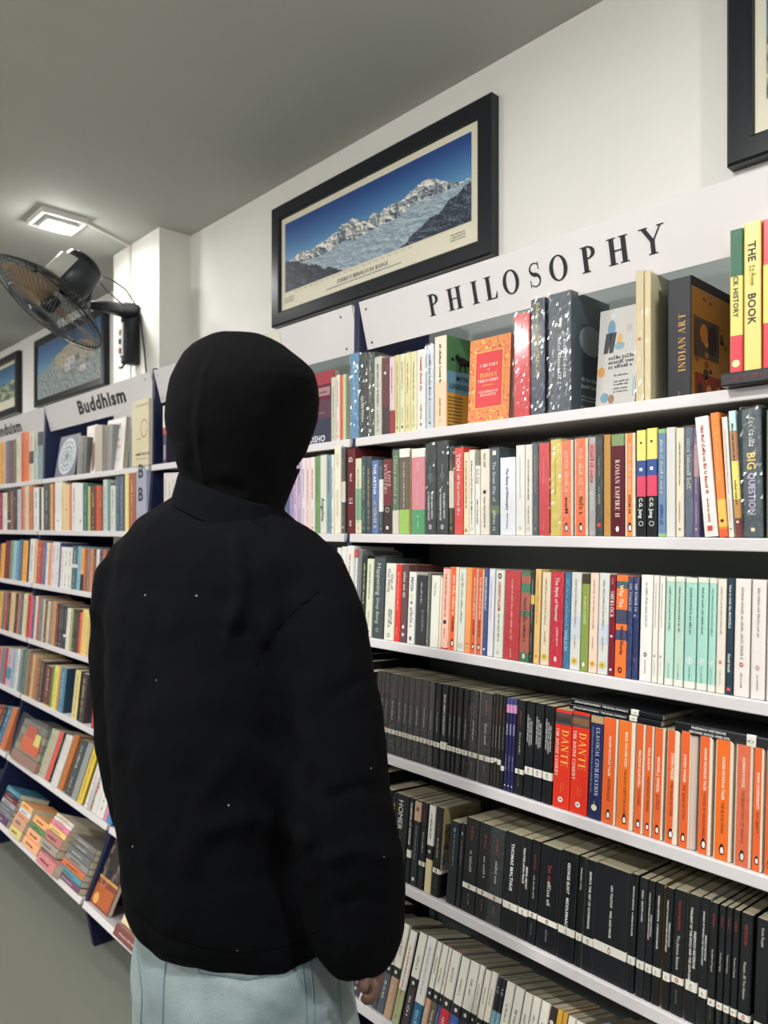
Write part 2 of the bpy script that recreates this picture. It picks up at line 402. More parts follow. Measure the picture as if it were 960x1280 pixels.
bookcase('M', 'bookcase directly behind the person, with a blank header board')
bookcase('B', 'bookcase under the Buddhism sign, left of the person')
bookcase('H', 'farthest bookcase on the left, under the Hinduism sign')
# the small photo card stuck on the blank header
def card():
    t = thing('photo_card', 'small beige photo card on the blank header above the hood', 'card', sign_pt(-1.86, .02, .001))
    L = sign_pt(0, 1) - sign_pt(0, 0); mb = MB()
    ay = L.normalized(); h = L.length
    def q(x0, x1, a, b, m, o=0.0): mb.poly([Vector((x0, -o, 0)) + ay * a * h, Vector((x1, -o, 0)) + ay * a * h, Vector((x1, -o, 0)) + ay * b * h, Vector((x0, -o, 0)) + ay * b * h], m)
    q(-.09, .05, 0, .95, mat((206, 204, 186), 'print'))
    disc(mb, Vector((-.02, -.0005, 0)) + ay * .5 * h, .017, mat((170, 120, 95), 'print'), ay=ay)
    disc(mb, Vector((-.02, -.0008, 0)) + ay * .66 * h, .019, mat((35, 38, 55), 'print'), ay=ay, ry=.009)
    disc(mb, Vector((-.02, -.0006, 0)) + ay * .28 * h, .026, mat((150, 90, 70), 'print'), ay=ay, ry=.02)
    mb.build('card', t)
card()

# ------------------------------------------------------------------ framed pictures
def fbm(x, y, z=0.0, o=5): return noise.fractal(Vector((x, y, z)), .9, 2.1, o)
def ridged(x, y):
    s = 0; a = .5; f = 1.0
    for k in range(5):
        s += a * (1 - abs(noise.noise(Vector((x * f + 7.1 * k, y * f - 3.3 * k, .5))) * 1.7)); a *= .52; f *= 2.05
    return s
def rock(x, y, k=9.0):
    return .5 + k * (ridged(x, y) - ridged(x + .03, y + .022))
def mountain_art(u, v, kind):
    def mixc(a, b, t):
        t = max(0, min(1, t)); return tuple(p + (q - p) * t for p, q in zip(a, b))
    if kind == 0:
        sky = mixc((96, 150, 190), (14, 62, 130), (v - .45) * 2.0)
        r1 = .42 + .10 * u + .20 * (ridged(u * 5 + 3, 1.7) - .45) + .16 * math.exp(-((u - .80) / .09) ** 2) + .10 * math.exp(-((u - .52) / .13) ** 2) + .08 * math.exp(-((u - .36) / .08) ** 2)
        r2 = .28 + .20 * u + .05 * fbm(u * 7, 9.1)
        dl = .47 - 1.25 * u + .05 * fbm(u * 22, 2.2)
        dr = .10 + (u - .74) * 1.3 + .05 * fbm(u * 18, 7.2)
        n = fbm(u * 16 + v * 6, v * 14, 4.0)
        if v < dl: return mixc((20, 28, 42), (90, 104, 124), (rock(u * 14, v * 9) - .45) * .9)
        if u > .68 and v < dr: return mixc((22, 32, 50), (120, 138, 156), (rock(u * 14, v * 9) - .35) * .9)
        if v < r2: return mixc((96, 120, 140), (196, 208, 214), .5 + .45 * (rock(u * 13 + v * 5, v * 11) - .5) + .25 * fbm(u * 40, v * 30, 3.0))
        if v < r1:
            d = (r1 - v); return mixc((44, 62, 84), (236, 232, 222), rock(u * 9, v * 4.2, 8) + .25 - d * 1.6)
        return sky
    if kind == 1:
        sky = mixc((100, 150, 190), (20, 80, 140), (v - .55) * 2.2)
        r = .60 + .20 * math.exp(-((u - .6) / .28) ** 2) - .5 * max(0, .3 - u) + .04 * fbm(u * 9, 3.3)
        if v > r: return sky
        if .34 < u < .86 and .24 < v < .60 - .9 * abs(u - .6) * .6:
            cu, cv = int(u * 13), int(v * 9); rr_ = random.Random(cu * 57 + cv * 131); h1 = rr_.random()
            if h1 > .28:
                fu, fv = u * 13 - cu, v * 9 - cv
                if .3 < fu < .55 and .3 < fv < .6: return (52, 56, 64)
                return mixc((232, 230, 222), (110, 118, 128), rr_.random() * .9)
        if v > .40 and abs(u - .6) < .3: return mixc((150, 140, 120), (214, 204, 178), rock(u * 8, v * 6, 5))
        return mixc((56, 78, 92), (196, 202, 196), rock(u * 16, v * 12, 5) + .1)
        n = fbm(u * 13, v * 17, 6.0)
        if .3 < u < .9 and .18 < v < .52 and noise.cell(Vector((u * 17, v * 12, 0))) > .25:
            return mixc((210, 212, 204), (120, 124, 128), noise.cell(Vector((u * 40, v * 26, 3))) * .8)
        if v < .22: return mixc((40, 60, 74), (150, 168, 172), .4 + 1.2 * n)
        return mixc((92, 104, 108), (200, 192, 168), .5 + .9 * n)
    sky = mixc((70, 130, 165), (18, 66, 116), (v - .6) * 2)
    if v > .52 + .06 * fbm(u * 6, 1): return sky
    return mixc((60, 92, 98), (196, 190, 140), .45 + fbm(u * 9, v * 9, 2))
def picture(x0, x1, z0, z1, y, kind, label, wallY, nu=220, nv=96, text=None):
    t = thing('framed_picture', label, 'picture', ((x0 + x1) / 2, wallY, z0), 'framed mountain posters')
    hw = (x1 - x0) / 2; H = z1 - z0; bw = .052 if kind != 1 else .044; dp = wallY - y
    fm = mat((34, 38, 46), 'gloss')
    mb = MB()
    lp = [(0, 0), (0, -dp + .004), (.005, -dp), (bw - .008, -dp), (bw - .003, -dp + .004), (bw, -dp + .015)]
    vs = []
    for i_, y_ in lp: vs += [(-hw + i_, y_, i_), (hw - i_, y_, i_), (hw - i_, y_, H - i_), (-hw + i_, y_, H - i_)]
    mb.add(vs, [(k * 4 + j, k * 4 + (j + 1) % 4, (k + 1) * 4 + (j + 1) % 4, (k + 1) * 4 + j) for k in range(len(lp) - 1) for j in range(4)], fm)
    mb.build('frame', t)
    mb = MB(); mb.box((-hw + bw, -dp + .012, bw), (hw - bw, -dp + .016, H - bw), mat((232, 226, 202), 'print')); mo = mb.build('poster', t)
    # printed landscape: a fine grid with its own colours
    ux0, ux1, v0, v1 = (-hw + bw + .022, hw - bw - .024, bw + .062, H - bw - .022) if kind != 1 else (-hw + bw + .002, hw - bw - .002, bw + .002, H - bw - .002)
    vs = []; fs = []; cols = []
    for j in range(nv + 1):
        for i in range(nu + 1): vs.append((ux0 + (ux1 - ux0) * i / nu, -dp + .0108, v0 + (v1 - v0) * j / nv))
    for j in range(nv):
        for i in range(nu):
            a = j * (nu + 1) + i; fs.append((a, a + 1, a + nu + 2, a + nu + 1))
            cols.append(mountain_art((i + .5) / nu, (j + .5) / nv, kind))
    me = bpy.data.meshes.new('landscape'); me.from_pydata(vs, [], fs)
    at = me.color_attributes.new('ink', 'FLOAT_COLOR', 'CORNER'); buf = []
    for c in cols: l = lin(tuple(max(0, min(255, q)) for q in c)); buf += [*l, 1] * 4
    at.data.foreach_set('color', buf)
    m = bpy.data.materials.new('landscape_print'); m.use_nodes = True; nd = m.node_tree.nodes.new('ShaderNodeVertexColor'); nd.layer_name = 'ink'
    m.node_tree.links.new(nd.outputs[0], m.node_tree.nodes['Principled BSDF'].inputs['Base Color']); m.node_tree.nodes['Principled BSDF'].inputs['Roughness'].default_value = .5
    me.materials.append(m); link('landscape', me, mo)
    if text:
        mb = MB(); ink = mat((40, 48, 62), 'print')
        letter(mb, text, (-.02, -dp + .0105, bw + .026), (1, 0, 0), (0, 0, 1), .0125, ink, font=2, center=True)
        rng = random.Random(4)
        for xx in (-hw + bw + .02, hw - bw - .10):
            for r in range(3): greek(mb, (xx, -dp + .0105, bw + .04 - r * .008), (1, 0, 0), (0, 0, 1), .055, .004, mat((120, 116, 104), 'print'), rng)
        for xx in [-.38 + .03 * q for q in range(20)]: greek(mb, (xx, -dp + .0105, bw + .052), (1, 0, 0), (0, 0, 1), .015, .003, mat((120, 116, 104), 'print'), rng)
        mb.box((-.20, -dp + .0104, bw + .0175), (.16, -dp + .0109, bw + .0190), mat((60, 90, 130), 'print'))
        mb.build('caption', mo)
    mb = MB(); mb.poly([(-hw + bw, -dp + .008, bw), (hw - bw, -dp + .008, bw), (hw - bw, -dp + .008, H - bw), (-hw + bw, -dp + .008, H - bw)], GLASS)
    mb.build('glass', t)
picture(-2.252, -1.235, 2.228, 2.662, 1.565, 0, 'black framed snowy mountain panorama poster above the PHILOSOPHY sign', WALLY, 420, 140, 'EVEREST HIMALAYAN RANGE')
picture(-.621, .40, 2.243, 2.68, 1.565, 2, 'black framed poster cut off at the top right corner', WALLY, 60, 30)
picture(-4.99, -3.905, 2.262, 2.687, 1.635, 1, 'black framed poster of hillside monastery behind the fan', WALLY + .07, 200, 90)
picture(-6.4, -5.32, 2.27, 2.69, 1.635, 2, 'black framed poster cut off at the left edge', WALLY + .07, 90, 40)
# ------------------------------------------------------------------ books
def plane(row):
    z, y, a = SH[row]; a = math.radians(a); ins = .010
    P0 = Vector((0, y + ins * math.cos(a), z - ins * math.sin(a))); u = Vector((0, math.sin(a), math.cos(a))); n = Vector((0, math.cos(a), -math.sin(a)))
    return P0, u, n, a
def on_plane(row, px, py, ins=0):
    P0, u, n, a = plane(row); P0 = P0 + n * ins
    d = ray(px, py); c = Vector((0, 0, CAMZ)); t = n.dot(P0 - c) / n.dot(d); p = c + d * t
    return p.x, (p - P0).dot(u)
def x_at(row, px, s, ins=0):
    P0, u, n, a = plane(row); return ratio(px) * (P0.y + n.y * ins + u.y * s)
PALETTE = [('black', (38, 40, 46)), ('navy', (40, 50, 95)), ('dark slate', (62, 74, 82)), ('grey', (140, 142, 140)), ('white', (228, 226, 222)), ('cream', (222, 212, 180)),
 ('red', (205, 45, 50)), ('orange', (232, 110, 50)), ('yellow', (218, 198, 90)), ('gold', (190, 145, 65)), ('green', (100, 145, 95)), ('dark green', (50, 85, 70)), ('mint green', (165, 205, 190)),
 ('blue', (80, 125, 170)), ('light blue', (160, 190, 205)), ('purple', (110, 90, 140)), ('lilac', (180, 165, 200)), ('pink', (225, 165, 160)), ('maroon', (105, 40, 50)), ('brown', (115, 75, 60)), ('tan', (205, 165, 115)), ('terracotta', (180, 90, 65)), ('teal', (70, 120, 125)), ('olive green', (125, 140, 70)), ('beige', (205, 190, 165))]
def cname(c): return min(PALETTE, key=lambda p: sum((a - b) ** 2 for a, b in zip(p[1], c)))[0]
ORD = ['', 'first', 'second', 'third', 'fourth', 'fifth', 'sixth', 'seventh', 'eighth', 'ninth', 'tenth', 'eleventh', 'twelfth', 'thirteenth', 'fourteenth', 'fifteenth', 'sixteenth', 'seventeenth', 'eighteenth', 'nineteenth', 'twentieth', 'twenty-first', 'twenty-second', 'twenty-third', 'twenty-fourth', 'twenty-fifth', 'twenty-sixth', 'twenty-seventh', 'twenty-eighth', 'twenty-ninth', 'thirtieth']
UN = {'P': 'the philosophy bookcase', 'M': 'the bookcase behind the person', 'B': 'the Buddhism bookcase', 'H': 'the leftmost bookcase'}
RN = {1: 'top', 2: 'second', 3: 'third', 4: 'fourth', 5: 'fifth', 6: 'sixth', 7: 'lowest'}
BOOKS = []          # (object, unit, row, look, x, visible)
rngB = random.Random(11)
def lum(c): return .3 * c[0] + .59 * c[1] + .11 * c[2]
PG = (206, 198, 172)
def book_mesh(w, h, d, col, fin, o, rng):
    "cover mesh (origin bottom middle of the spine) with its printing, plus page block mesh"
    r = min(.0028, w * .22); c = min(.0009 if not o.get('hard') else .0022, w * .15); hw = w / 2
    cm = mat(col, fin); sc = mat(o['sc'], fin) if 'sc' in o else cm
    pr = [(-hw, d), (-hw, r), (-hw + r * .3, r * .3), (-hw + r, 0), (hw - r, 0), (hw - r * .3, r * .3), (hw, r), (hw, d), (hw - c, d), (hw - c, c + r * .5), (-hw + c, c + r * .5), (-hw + c, d)]
    mb = MB(); n = len(pr)
    mb.mi(cm)
    vs = [(x, y, 0) for x, y in pr] + [(x, y, h) for x, y in pr]
    for i in range(n):
        j = (i + 1) % n
        mb.add([vs[i], vs[j], vs[j + n], vs[i + n]], [(0, 1, 2, 3)], sc if i == 6 else cm)
    for z in (0, h):
        mb.add([(x, y, z) for x, y in pr], [(0, 1, 10, 11), (1, 2, 3, 10), (3, 4, 9, 10), (4, 5, 6, 9), (6, 7, 8, 9)], cm)
    fx = hw - r * .55
    def q(x0, x1, z0, z1, m, y=-.00035): mb.poly([(x0, y, z0), (x1, y, z0), (x1, y, z1), (x0, y, z1)], m)
    for z0, z1, cc in o.get('b', []):
        m = mat(cc, fin if fin == 'wrap' else 'print'); q(-fx, fx, z0 * h, z1 * h, m)
        mb.poly([(fx, -.00035, z0 * h), (hw + .0003, r, z0 * h), (hw + .0003, r, z1 * h), (fx, -.00035, z1 * h)], m)
        if not o.get('nb'): mb.poly([(hw + .0003, r, z0 * h), (hw + .0003, d, z0 * h), (hw + .0003, d, z1 * h), (hw + .0003, r, z1 * h)], m)
    if 'mid' in o:                       # coloured centre strip between pale edges
        e0, e1, cc = o['mid']; q(-hw + w * e0, hw - w * e1, 0.0, h, mat(cc, fin if fin == 'wrap' else 'print'), -.0005)
    Y = -.0007
    for it in o.get('t', []):            # (text, ztop frac, len frac, size frac of w, colour, font, x offset frac)
        s, zt, ln, sz, cc, fo = it[:6]; xo = it[6] if len(it) > 6 else 0
        size = sz * w
        if o.get('up'):
            letter(mb, s, (xo * w + size * .5, Y, h * (zt - ln)), (0, 0, 1), (-1, 0, 0), size, mat(cc, 'print'), maxlen=ln * h, font=fo)
        elif o.get('horiz'):
            letter(mb, s, (0, Y, h * zt), (1, 0, 0), (0, 0, 1), size, mat(cc, 'print'), maxlen=w * .8, font=fo, center=True)
        else:
            letter(mb, s, (xo * w - size * .5, Y, h * zt), (0, 0, -1), (1, 0, 0), size, mat(cc, 'print'), maxlen=ln * h, font=fo)
    for it in o.get('g', []):            # small unreadable print: ztop, len, size frac, colour, x offset
        zt, ln, sz, cc = it[:4]; xo = it[4] if len(it) > 4 else 0
        greek(mb, (xo * w - sz * w * .4, Y, h * zt), (0, 0, -1), (1, 0, 0), ln * h, sz * w, mat(cc, 'print'), rng)
    for it in o.get('e', []):            # emblems
        k, zf, cc = it[:3]; z = zf * h; s = min(w * .3, .006) * (it[3] if len(it) > 3 else 1)
        if k == 'oval': disc(mb, (0, Y, z), s * .62, mat(cc, 'print'), ry=s * .85, ri=.5)
        if k == 'dot': disc(mb, (0, Y, z), s * .8, mat(cc, 'print'))
        if k == 'solid': disc(mb, (0, Y, z), s * .6, mat(cc, 'print'), ry=s)
        if k == 'bird':
            disc(mb, (0, Y, z), s * .62, mat((24, 22, 24), 'print'), ry=s * 1.05); disc(mb, (0, Y, z + s * 1.0), s * .36, mat((24, 22, 24), 'print'))
            disc(mb, (s * .05, Y - .0001, z - s * .12), s * .40, mat(cc, 'print'), ry=s * .78)
            mb.poly([(-s * .5, Y, z - s * 1.15), (s * .5, Y, z - s * 1.15), (s * .3, Y, z - s * .8), (-s * .3, Y, z - s * .8)], mat((24, 22, 24), 'print'))
        if k == 'line':
            m = mat(cc, 'print'); disc(mb, (0, Y, z), s * .5, m, ry=s * .85, ri=.72); disc(mb, (0, Y, z + s * 1.0), s * .28, m, ri=.5)
        if k == 'sun':
            m = mat(cc, 'print')
            for a in range(4):
                t = a * math.pi / 4; ax = Vector((math.cos(t), 0, math.sin(t))); ay = Vector((-math.sin(t), 0, math.cos(t)))
                cc_ = Vector((0, Y, z)); mb.poly([cc_ + ax * s * 1.25, cc_ + ay * s * .3, cc_ - ax * s * 1.25, cc_ - ay * s * .3], m)
        if k == 'box': q(-s, s, z - s, z + s, mat(cc, 'print'), Y)
        if k == 'ring': disc(mb, (0, Y, z), s * .9, mat(cc, 'print'), ri=.75)
    if o.get('cov'): o['cov'](mb, hw + .0004, d, h)
    pg = MB(); pm = mat(o.get('pg', PG), 'pages'); gp = .0004 if not o.get('hard') else .003
    pg.box((-hw + c + .0001, c + r * .5 + .0002, gp), (hw - c - .0001, d - gp - .0005, h - gp), pm)
    return mb, pg
def wrap_mesh(w, h, d, rng, amp=1.0):
    mb = MB(); hw = w / 2 + .0012; nx, nz = max(3, int(w / .004)), 34
    def jit(): return rng.uniform(-.0010, .0008) * amp
    vs = []
    for j in range(nz + 1):
        for i in range(nx + 1): vs.append((-hw + 2 * hw * i / nx, -.0020 + jit(), -.0004 + (h + .004) * j / nz))
    fs = [(j * (nx + 1) + i, j * (nx + 1) + i + 1, (j + 1) * (nx + 1) + i + 1, (j + 1) * (nx + 1) + i) for j in range(nz) for i in range(nx)]
    mb.add(vs, fs, WRAP)
    vs = [(-hw + 2 * hw * i / 4, y, h + .003 + jit() * 2) for y in (-.002, .01, .03, .06) for i in range(5)]
    mb.add(vs, [(j * 5 + i, j * 5 + i + 1, (j + 1) * 5 + i + 1, (j + 1) * 5 + i) for j in range(3) for i in range(4)], WRAP)
    return mb
def place_book(unit, row, X, w, h, col, o, vis=True, ins=0):
    P0, u, n, a = plane(row); rng = rngB; P0 = P0 + n * ins
    fin = 'wrap' if o.get('wrap') else ('gloss' if o.get('gl') else 'paper')
    d = o.get('d', .128 if h < .205 else .145)
    w = max(w, .0045)
    cov, pg = book_mesh(w - .0007, h, d, col, fin, o, rng)
    e = thing('book', 'book', 'book', (X, P0.y, P0.z + .0006), None)
    lean = o.get('lean', 0)
    e.matrix_world = Matrix.Translation((X, P0.y, P0.z + .0008 + abs(lean) * w * .5)) @ Matrix.Rotation(-a, 4, 'X') @ Matrix.Rotation(lean, 4, 'Y')
    cov.build('cover', e); pg.build('page_block', e)
    if o.get('wrap') and vis: wrap_mesh(w, h, d, rng, .85 if o['wrap'] == 2 else .3).build('plastic_wrap', e)
    look = o.get('look') or (('slim ' if w < .012 else 'thick ' if w > .034 else '') + cname(o['mid'][2] if 'mid' in o else col))
    BOOKS.append((e, unit, row, look, X, vis, o.get('lab')))
    return e
def auto(col, o, rng):
    "default spine printing for a book whose words cannot be read"
    if not any(k in o for k in ('t', 'g', 'e')):
        dark = lum(col) < 120; ink = (190, 188, 178) if dark else (110, 106, 104)
        if rng.random() < .25: ink = (200, 60, 50) if not dark else (220, 180, 90)
        o['g'] = [(.93 - rng.uniform(0, .1), rng.uniform(.35, .6), rng.uniform(.18, .28), ink), (.32, .2, .16, ink)]
        o['e'] = [(rng.choice(['dot', 'box', 'oval', 'ring']), .07, ink, .7)]
    return o
# shorthand spine designs
def OR(a, b, e=(.10, .14), la=.40, lb=.40, za=.83, zb=None, wr=0, oc=(226, 88, 32), look=None):
    d = dict(mid=(e[0], e[1], oc), e=[('bird', .085, (236, 232, 224), 1.15)], sc=(222, 208, 186), gl=1)
    d['t'] = [(a, za, la, .30, (240, 226, 205), 1), (b, zb or (za - la - .02), lb, .30, (58, 26, 18), 0)] if a else []
    if not a: d['g'] = [(.9, .5, .3, (240, 200, 170)), (.4, .2, .3, (70, 30, 20))]
    if wr: d['wrap'] = wr
    return d
def BK(ttl=None, red=None, ty='oval', band=(.25, .305), x=None, wr=0, side=None, ec=(110, 30, 30), look=None):
    d = dict(b=[(band[0], band[1], (222, 218, 206))], gl=1, pg=(176, 168, 142))
    d['e'] = [(ty, (band[0] + band[1]) / 2 + .0, ec if ty == 'oval' else (40, 40, 40), .75)]
    d['t'] = []; d['g'] = []
    if red: d['t'].append((red, .92, .24, .24, (176, 62, 48), 0))
    if ttl:
        if red: d['t'].append((ttl, .64, .28, .26, (205, 200, 190), 0))
        else: d['t'].append((ttl, .88, .56, .26, (222, 220, 214), 1))
    else:
        d['g'].append((.92 - rngB.random() * .12, .16, .18, (140, 56, 48))); d['g'].append((.66, .24, .18, (176, 174, 168)))
    d['g'].append((.2, .12, .12, (110, 110, 112)))
    if wr: d['wrap'] = wr
    if side: d['sc'] = side
    if x: d.update(x)
    return d
def SUN(**k): return dict(g=[(.93, .5, .2, (150, 143, 138)), (.36, .14, .16, (150, 143, 138))], e=[('sun', .09, (214, 178, 40), 1.25)], gl=1, pg=PG, **k)
def PC(ink=(160, 156, 152), em='oval', ec=(130, 70, 60), zf=.25, ln=.42, **k): return dict(g=[(.93, ln, .2, ink), (.2, .13, .12, (150, 146, 142))], e=[(em, zf, ec, .8)], gl=1, **k)
def MINT(ec=(225, 230, 226), zf=.25, wr=0): return dict(b=[(0, .06, (222, 222, 208)), (.955, 1, (222, 222, 208))], t=[], g=[(.91, .42, .2, (88, 122, 118)), (.2, .14, .14, (110, 150, 140))], e=[('ring', zf, ec, 1.1), ('solid', zf, ec, .5)], gl=1)
W_, B_ = WHITE, (34, 36, 42)
def row_from(unit, row, ox, oy, sc, items, vis=True):
    "items: (x0, x1, top y, colour, opts) read in the frame (ox, oy, scale); x measured at the top edge"
    P0, u, n, a = plane(row); res = []
    for it in items:
        x0, x1, ty, col = it[:4]; o = dict(it[4]) if len(it) > 4 else {}
        ins = o.get('ins', 0)
        px0, px1, py = ox + x0 / sc, ox + x1 / sc, oy + ty / sc
        X0, s = on_plane(row, px0, py, ins); X1 = x_at(row, px1, s, ins)
        h = max(.12, min(.262, s))
        if o.get('atbase'): X0 = x_at(row, px0, 0, ins); X1 = x_at(row, px1, 0, ins)
        o = auto(col, o, rngB)
        res.append((X0, X1)); place_book(unit, row, (X0 + X1) / 2, X1 - X0, h, col, o, vis, ins)
    return res
FILLC = [(215, 212, 205), (60, 66, 72), (190, 80, 50), (90, 110, 140), (200, 180, 130), (120, 50, 55), (80, 110, 90), (225, 222, 215), (35, 38, 44), (170, 150, 120), (200, 170, 60)]
def fill(unit, row, Xa, Xb, cols=None, h=(.18, .215)):
    rng = random.Random(row * 13 + ord(unit)); X = Xa
    while X < Xb - .012:
        w = min(rng.uniform(.014, .034), Xb - X)
        col = rng.choice(cols or FILLC); col = tuple(max(8, min(245, c + rng.randint(-12, 12))) for c in col)
        place_book(unit, row, X + w / 2, w, rng.uniform(*h), col, auto(col, {}, rng), False); X += w

# ---- philosophy bookcase, top shelf
def myths(mb, x, d, h):
    def q(y0, y1, z0, z1, c, e=0): mb.poly([(x + e, y0 * d, z0 * h), (x + e, y1 * d, z0 * h), (x + e, y1 * d, z1 * h), (x + e, y0 * d, z1 * h)], mat(c, 'print'))
    q(0.02, 1, .62, 1, (62, 112, 66)); q(.02, 1, .38, .62, (92, 140, 160)); q(.02, 1, 0, .38, (205, 140, 40))
    for k in range(9): q(.04, .40, .02 + k * .038, .036 + k * .038, (110, 100, 50), .0003)
    letter(mb, 'MYTHS &', (x + .0003, .25 * d, .52 * h), (0, 1, 0), (0, 0, 1), .012, mat((28, 46, 70), 'print'), font=1)
    letter(mb, 'LEGENDS OF', (x + .0003, .08 * d, .43 * h), (0, 1, 0), (0, 0, 1), .012, mat((28, 46, 70), 'print'), font=1)
    blk = mat((30, 34, 34), 'print')
    for yy, zz, ry, rz in ((.42, .74, .14, .05), (.28, .78, .06, .035), (.60, .73, .08, .05), (.16, .75, .05, .02)): disc(mb, (x + .0004, yy * d, zz * h), ry * d, blk, ax=(0, 1, 0), ry=rz * h)
    for yy, dz in ((.34, -.02), (.44, .03), (.56, .02), (.66, -.02)): mb.poly([(x + .0004, yy * d, .72 * h), (x + .0004, (yy + .035) * d, .72 * h), (x + .0004, (yy + .03 + dz) * d, .63 * h), (x + .0004, (yy + dz) * d, .63 * h)], blk)
row_from('P', 1, 400, 400, 6, [
 (224, 290, 262, (84, 132, 172), dict(wrap=2, g=[(.92, .6, .3, (170, 200, 220))], lab='light blue plastic-wrapped book at the left end of the shelf')),
 (290, 350, 262, (58, 62, 64), dict(wrap=2, t=[('QUESTION', .5, .34, .32, (210, 208, 190), 1)])),
 (350, 405, 262, (66, 76, 74), dict(wrap=2)), (405, 462, 285, (186, 186, 172), dict(wrap=1)),
 (462, 516, 292, (62, 50, 54), dict(wrap=1, e=[('dot', .8, (205, 205, 205), .8)], b=[(.35, 1, (96, 42, 50))])),
 (518, 560, 285, (206, 182, 184), dict(b=[(0, .3, (150, 50, 60))], wrap=1)), (560, 598, 270, (196, 190, 132)), (598, 635, 262, (210, 208, 168)), (635, 680, 254, (206, 198, 142), dict(wrap=1)),
 (680, 725, 244, (212, 206, 158)), (725, 790, 232, (214, 214, 210)), (795, 852, 195, (182, 192, 202), dict(wrap=1)),
 (858, 945, 135, (232, 212, 190), dict(cov=myths, b=[(0, .5, (224, 184, 150))], nb=1, lab='tall book with green, blue and orange cover showing a dark horse'))])
row_from('P', 1, 530, 380, 6, [(672, 792, 88, (196, 34, 44), dict(wrap=2, g=[(.9, .25, .1, (240, 235, 235))], e=[], lab='glossy red plastic-wrapped book beside the red history cover'))])
def slate_cover(mb, x, d, h):
    rng = random.Random(3)
    for k, (z, s) in enumerate(((.27, .008), (.21, .008), (.13, .004), (.10, .004), (.04, .005))): greek(mb, (x + .0002, .25 * d, z * h), (0, 1, 0), (0, 0, 1), .6 * d, s, mat((200, 202, 200), 'print'), rng)
    disc(mb, (x + .0002, .5 * d, .62 * h), .3 * d, mat((112, 124, 132), 'print'), ax=(0, 1, 0), ry=.13 * h)  # glossy highlight on the dark cover, painted in as a paler ellipse
row_from('P', 1, 650, 340, 5.333, [
 (70, 166, 192, (48, 58, 76), dict(wrap=2, t=[('', .9, .1, .1, W_, 0)], g=[(.96, .62, .26, (196, 184, 120))], lab='dark navy wrapped book with gold spine print, right of the glossy red one')),
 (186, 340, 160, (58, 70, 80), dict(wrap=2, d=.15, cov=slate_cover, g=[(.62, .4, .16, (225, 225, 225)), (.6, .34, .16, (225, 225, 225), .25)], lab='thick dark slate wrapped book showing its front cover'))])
row_from('P', 1, 650, 340, 5.333, [
 (768, 826, 8, (188, 172, 132), dict(d=.15, wrap=1, e=[('dot', .48, (190, 60, 50), .7)], g=[], lab='tall beige book, left one of the beige pair')),
 (826, 870, 8, (194, 178, 136), dict(d=.15, wrap=1, g=[], sc=(168, 164, 132), lab='tall beige book, right one of the beige pair'))])
def indian(mb, x, d, h):
    def q(y0, y1, z0, z1, c, e=0): mb.poly([(x + e, y0 * d, z0 * h), (x + e, y1 * d, z0 * h), (x + e, y1 * d, z1 * h), (x + e, y0 * d, z1 * h)], mat(c, 'print'))
    q(.0, 1, 0, 1, (190, 128, 50)); q(.0, 1, .92, 1, (50, 24, 28), .0001); q(.08, .85, 0, .22, (150, 52, 36), .0002); q(.05, .7, .35, .68, (92, 76, 80), .0002)
    rng = random.Random(5)
    for k in range(26): disc(mb, (x + .0004, rng.uniform(.05, .95) * d, rng.uniform(.05, .88) * h), rng.uniform(.02, .07) * d, mat(rng.choice([(214, 150, 60), (160, 70, 40), (110, 80, 50), (200, 110, 50), (70, 56, 62)]), 'print'), ax=(0, 1, 0), ry=rng.uniform(.01, .05) * h)
    disc(mb, (x + .0005, .3 * d, .56 * h), .1 * d, mat((212, 130, 60), 'print'), ax=(0, 1, 0), ry=.08 * h)
    disc(mb, (x + .0005, .52 * d, .52 * h), .12 * d, mat((66, 50, 62), 'print'), ax=(0, 1, 0), ry=.13 * h)
row_from('P', 1, 800, 260, 5.12, [
 (172, 330, 470, (32, 34, 48), dict(up=1, ins=.025, hard=1, d=.17, cov=indian, atbase=1, t=[('INDIAN ART', .86, .64, .30, (190, 140, 70), 2, .12)], g=[(.06, .04, .06, (150, 140, 120))], lab='thick dark book spelling INDIAN ART up its spine'))])
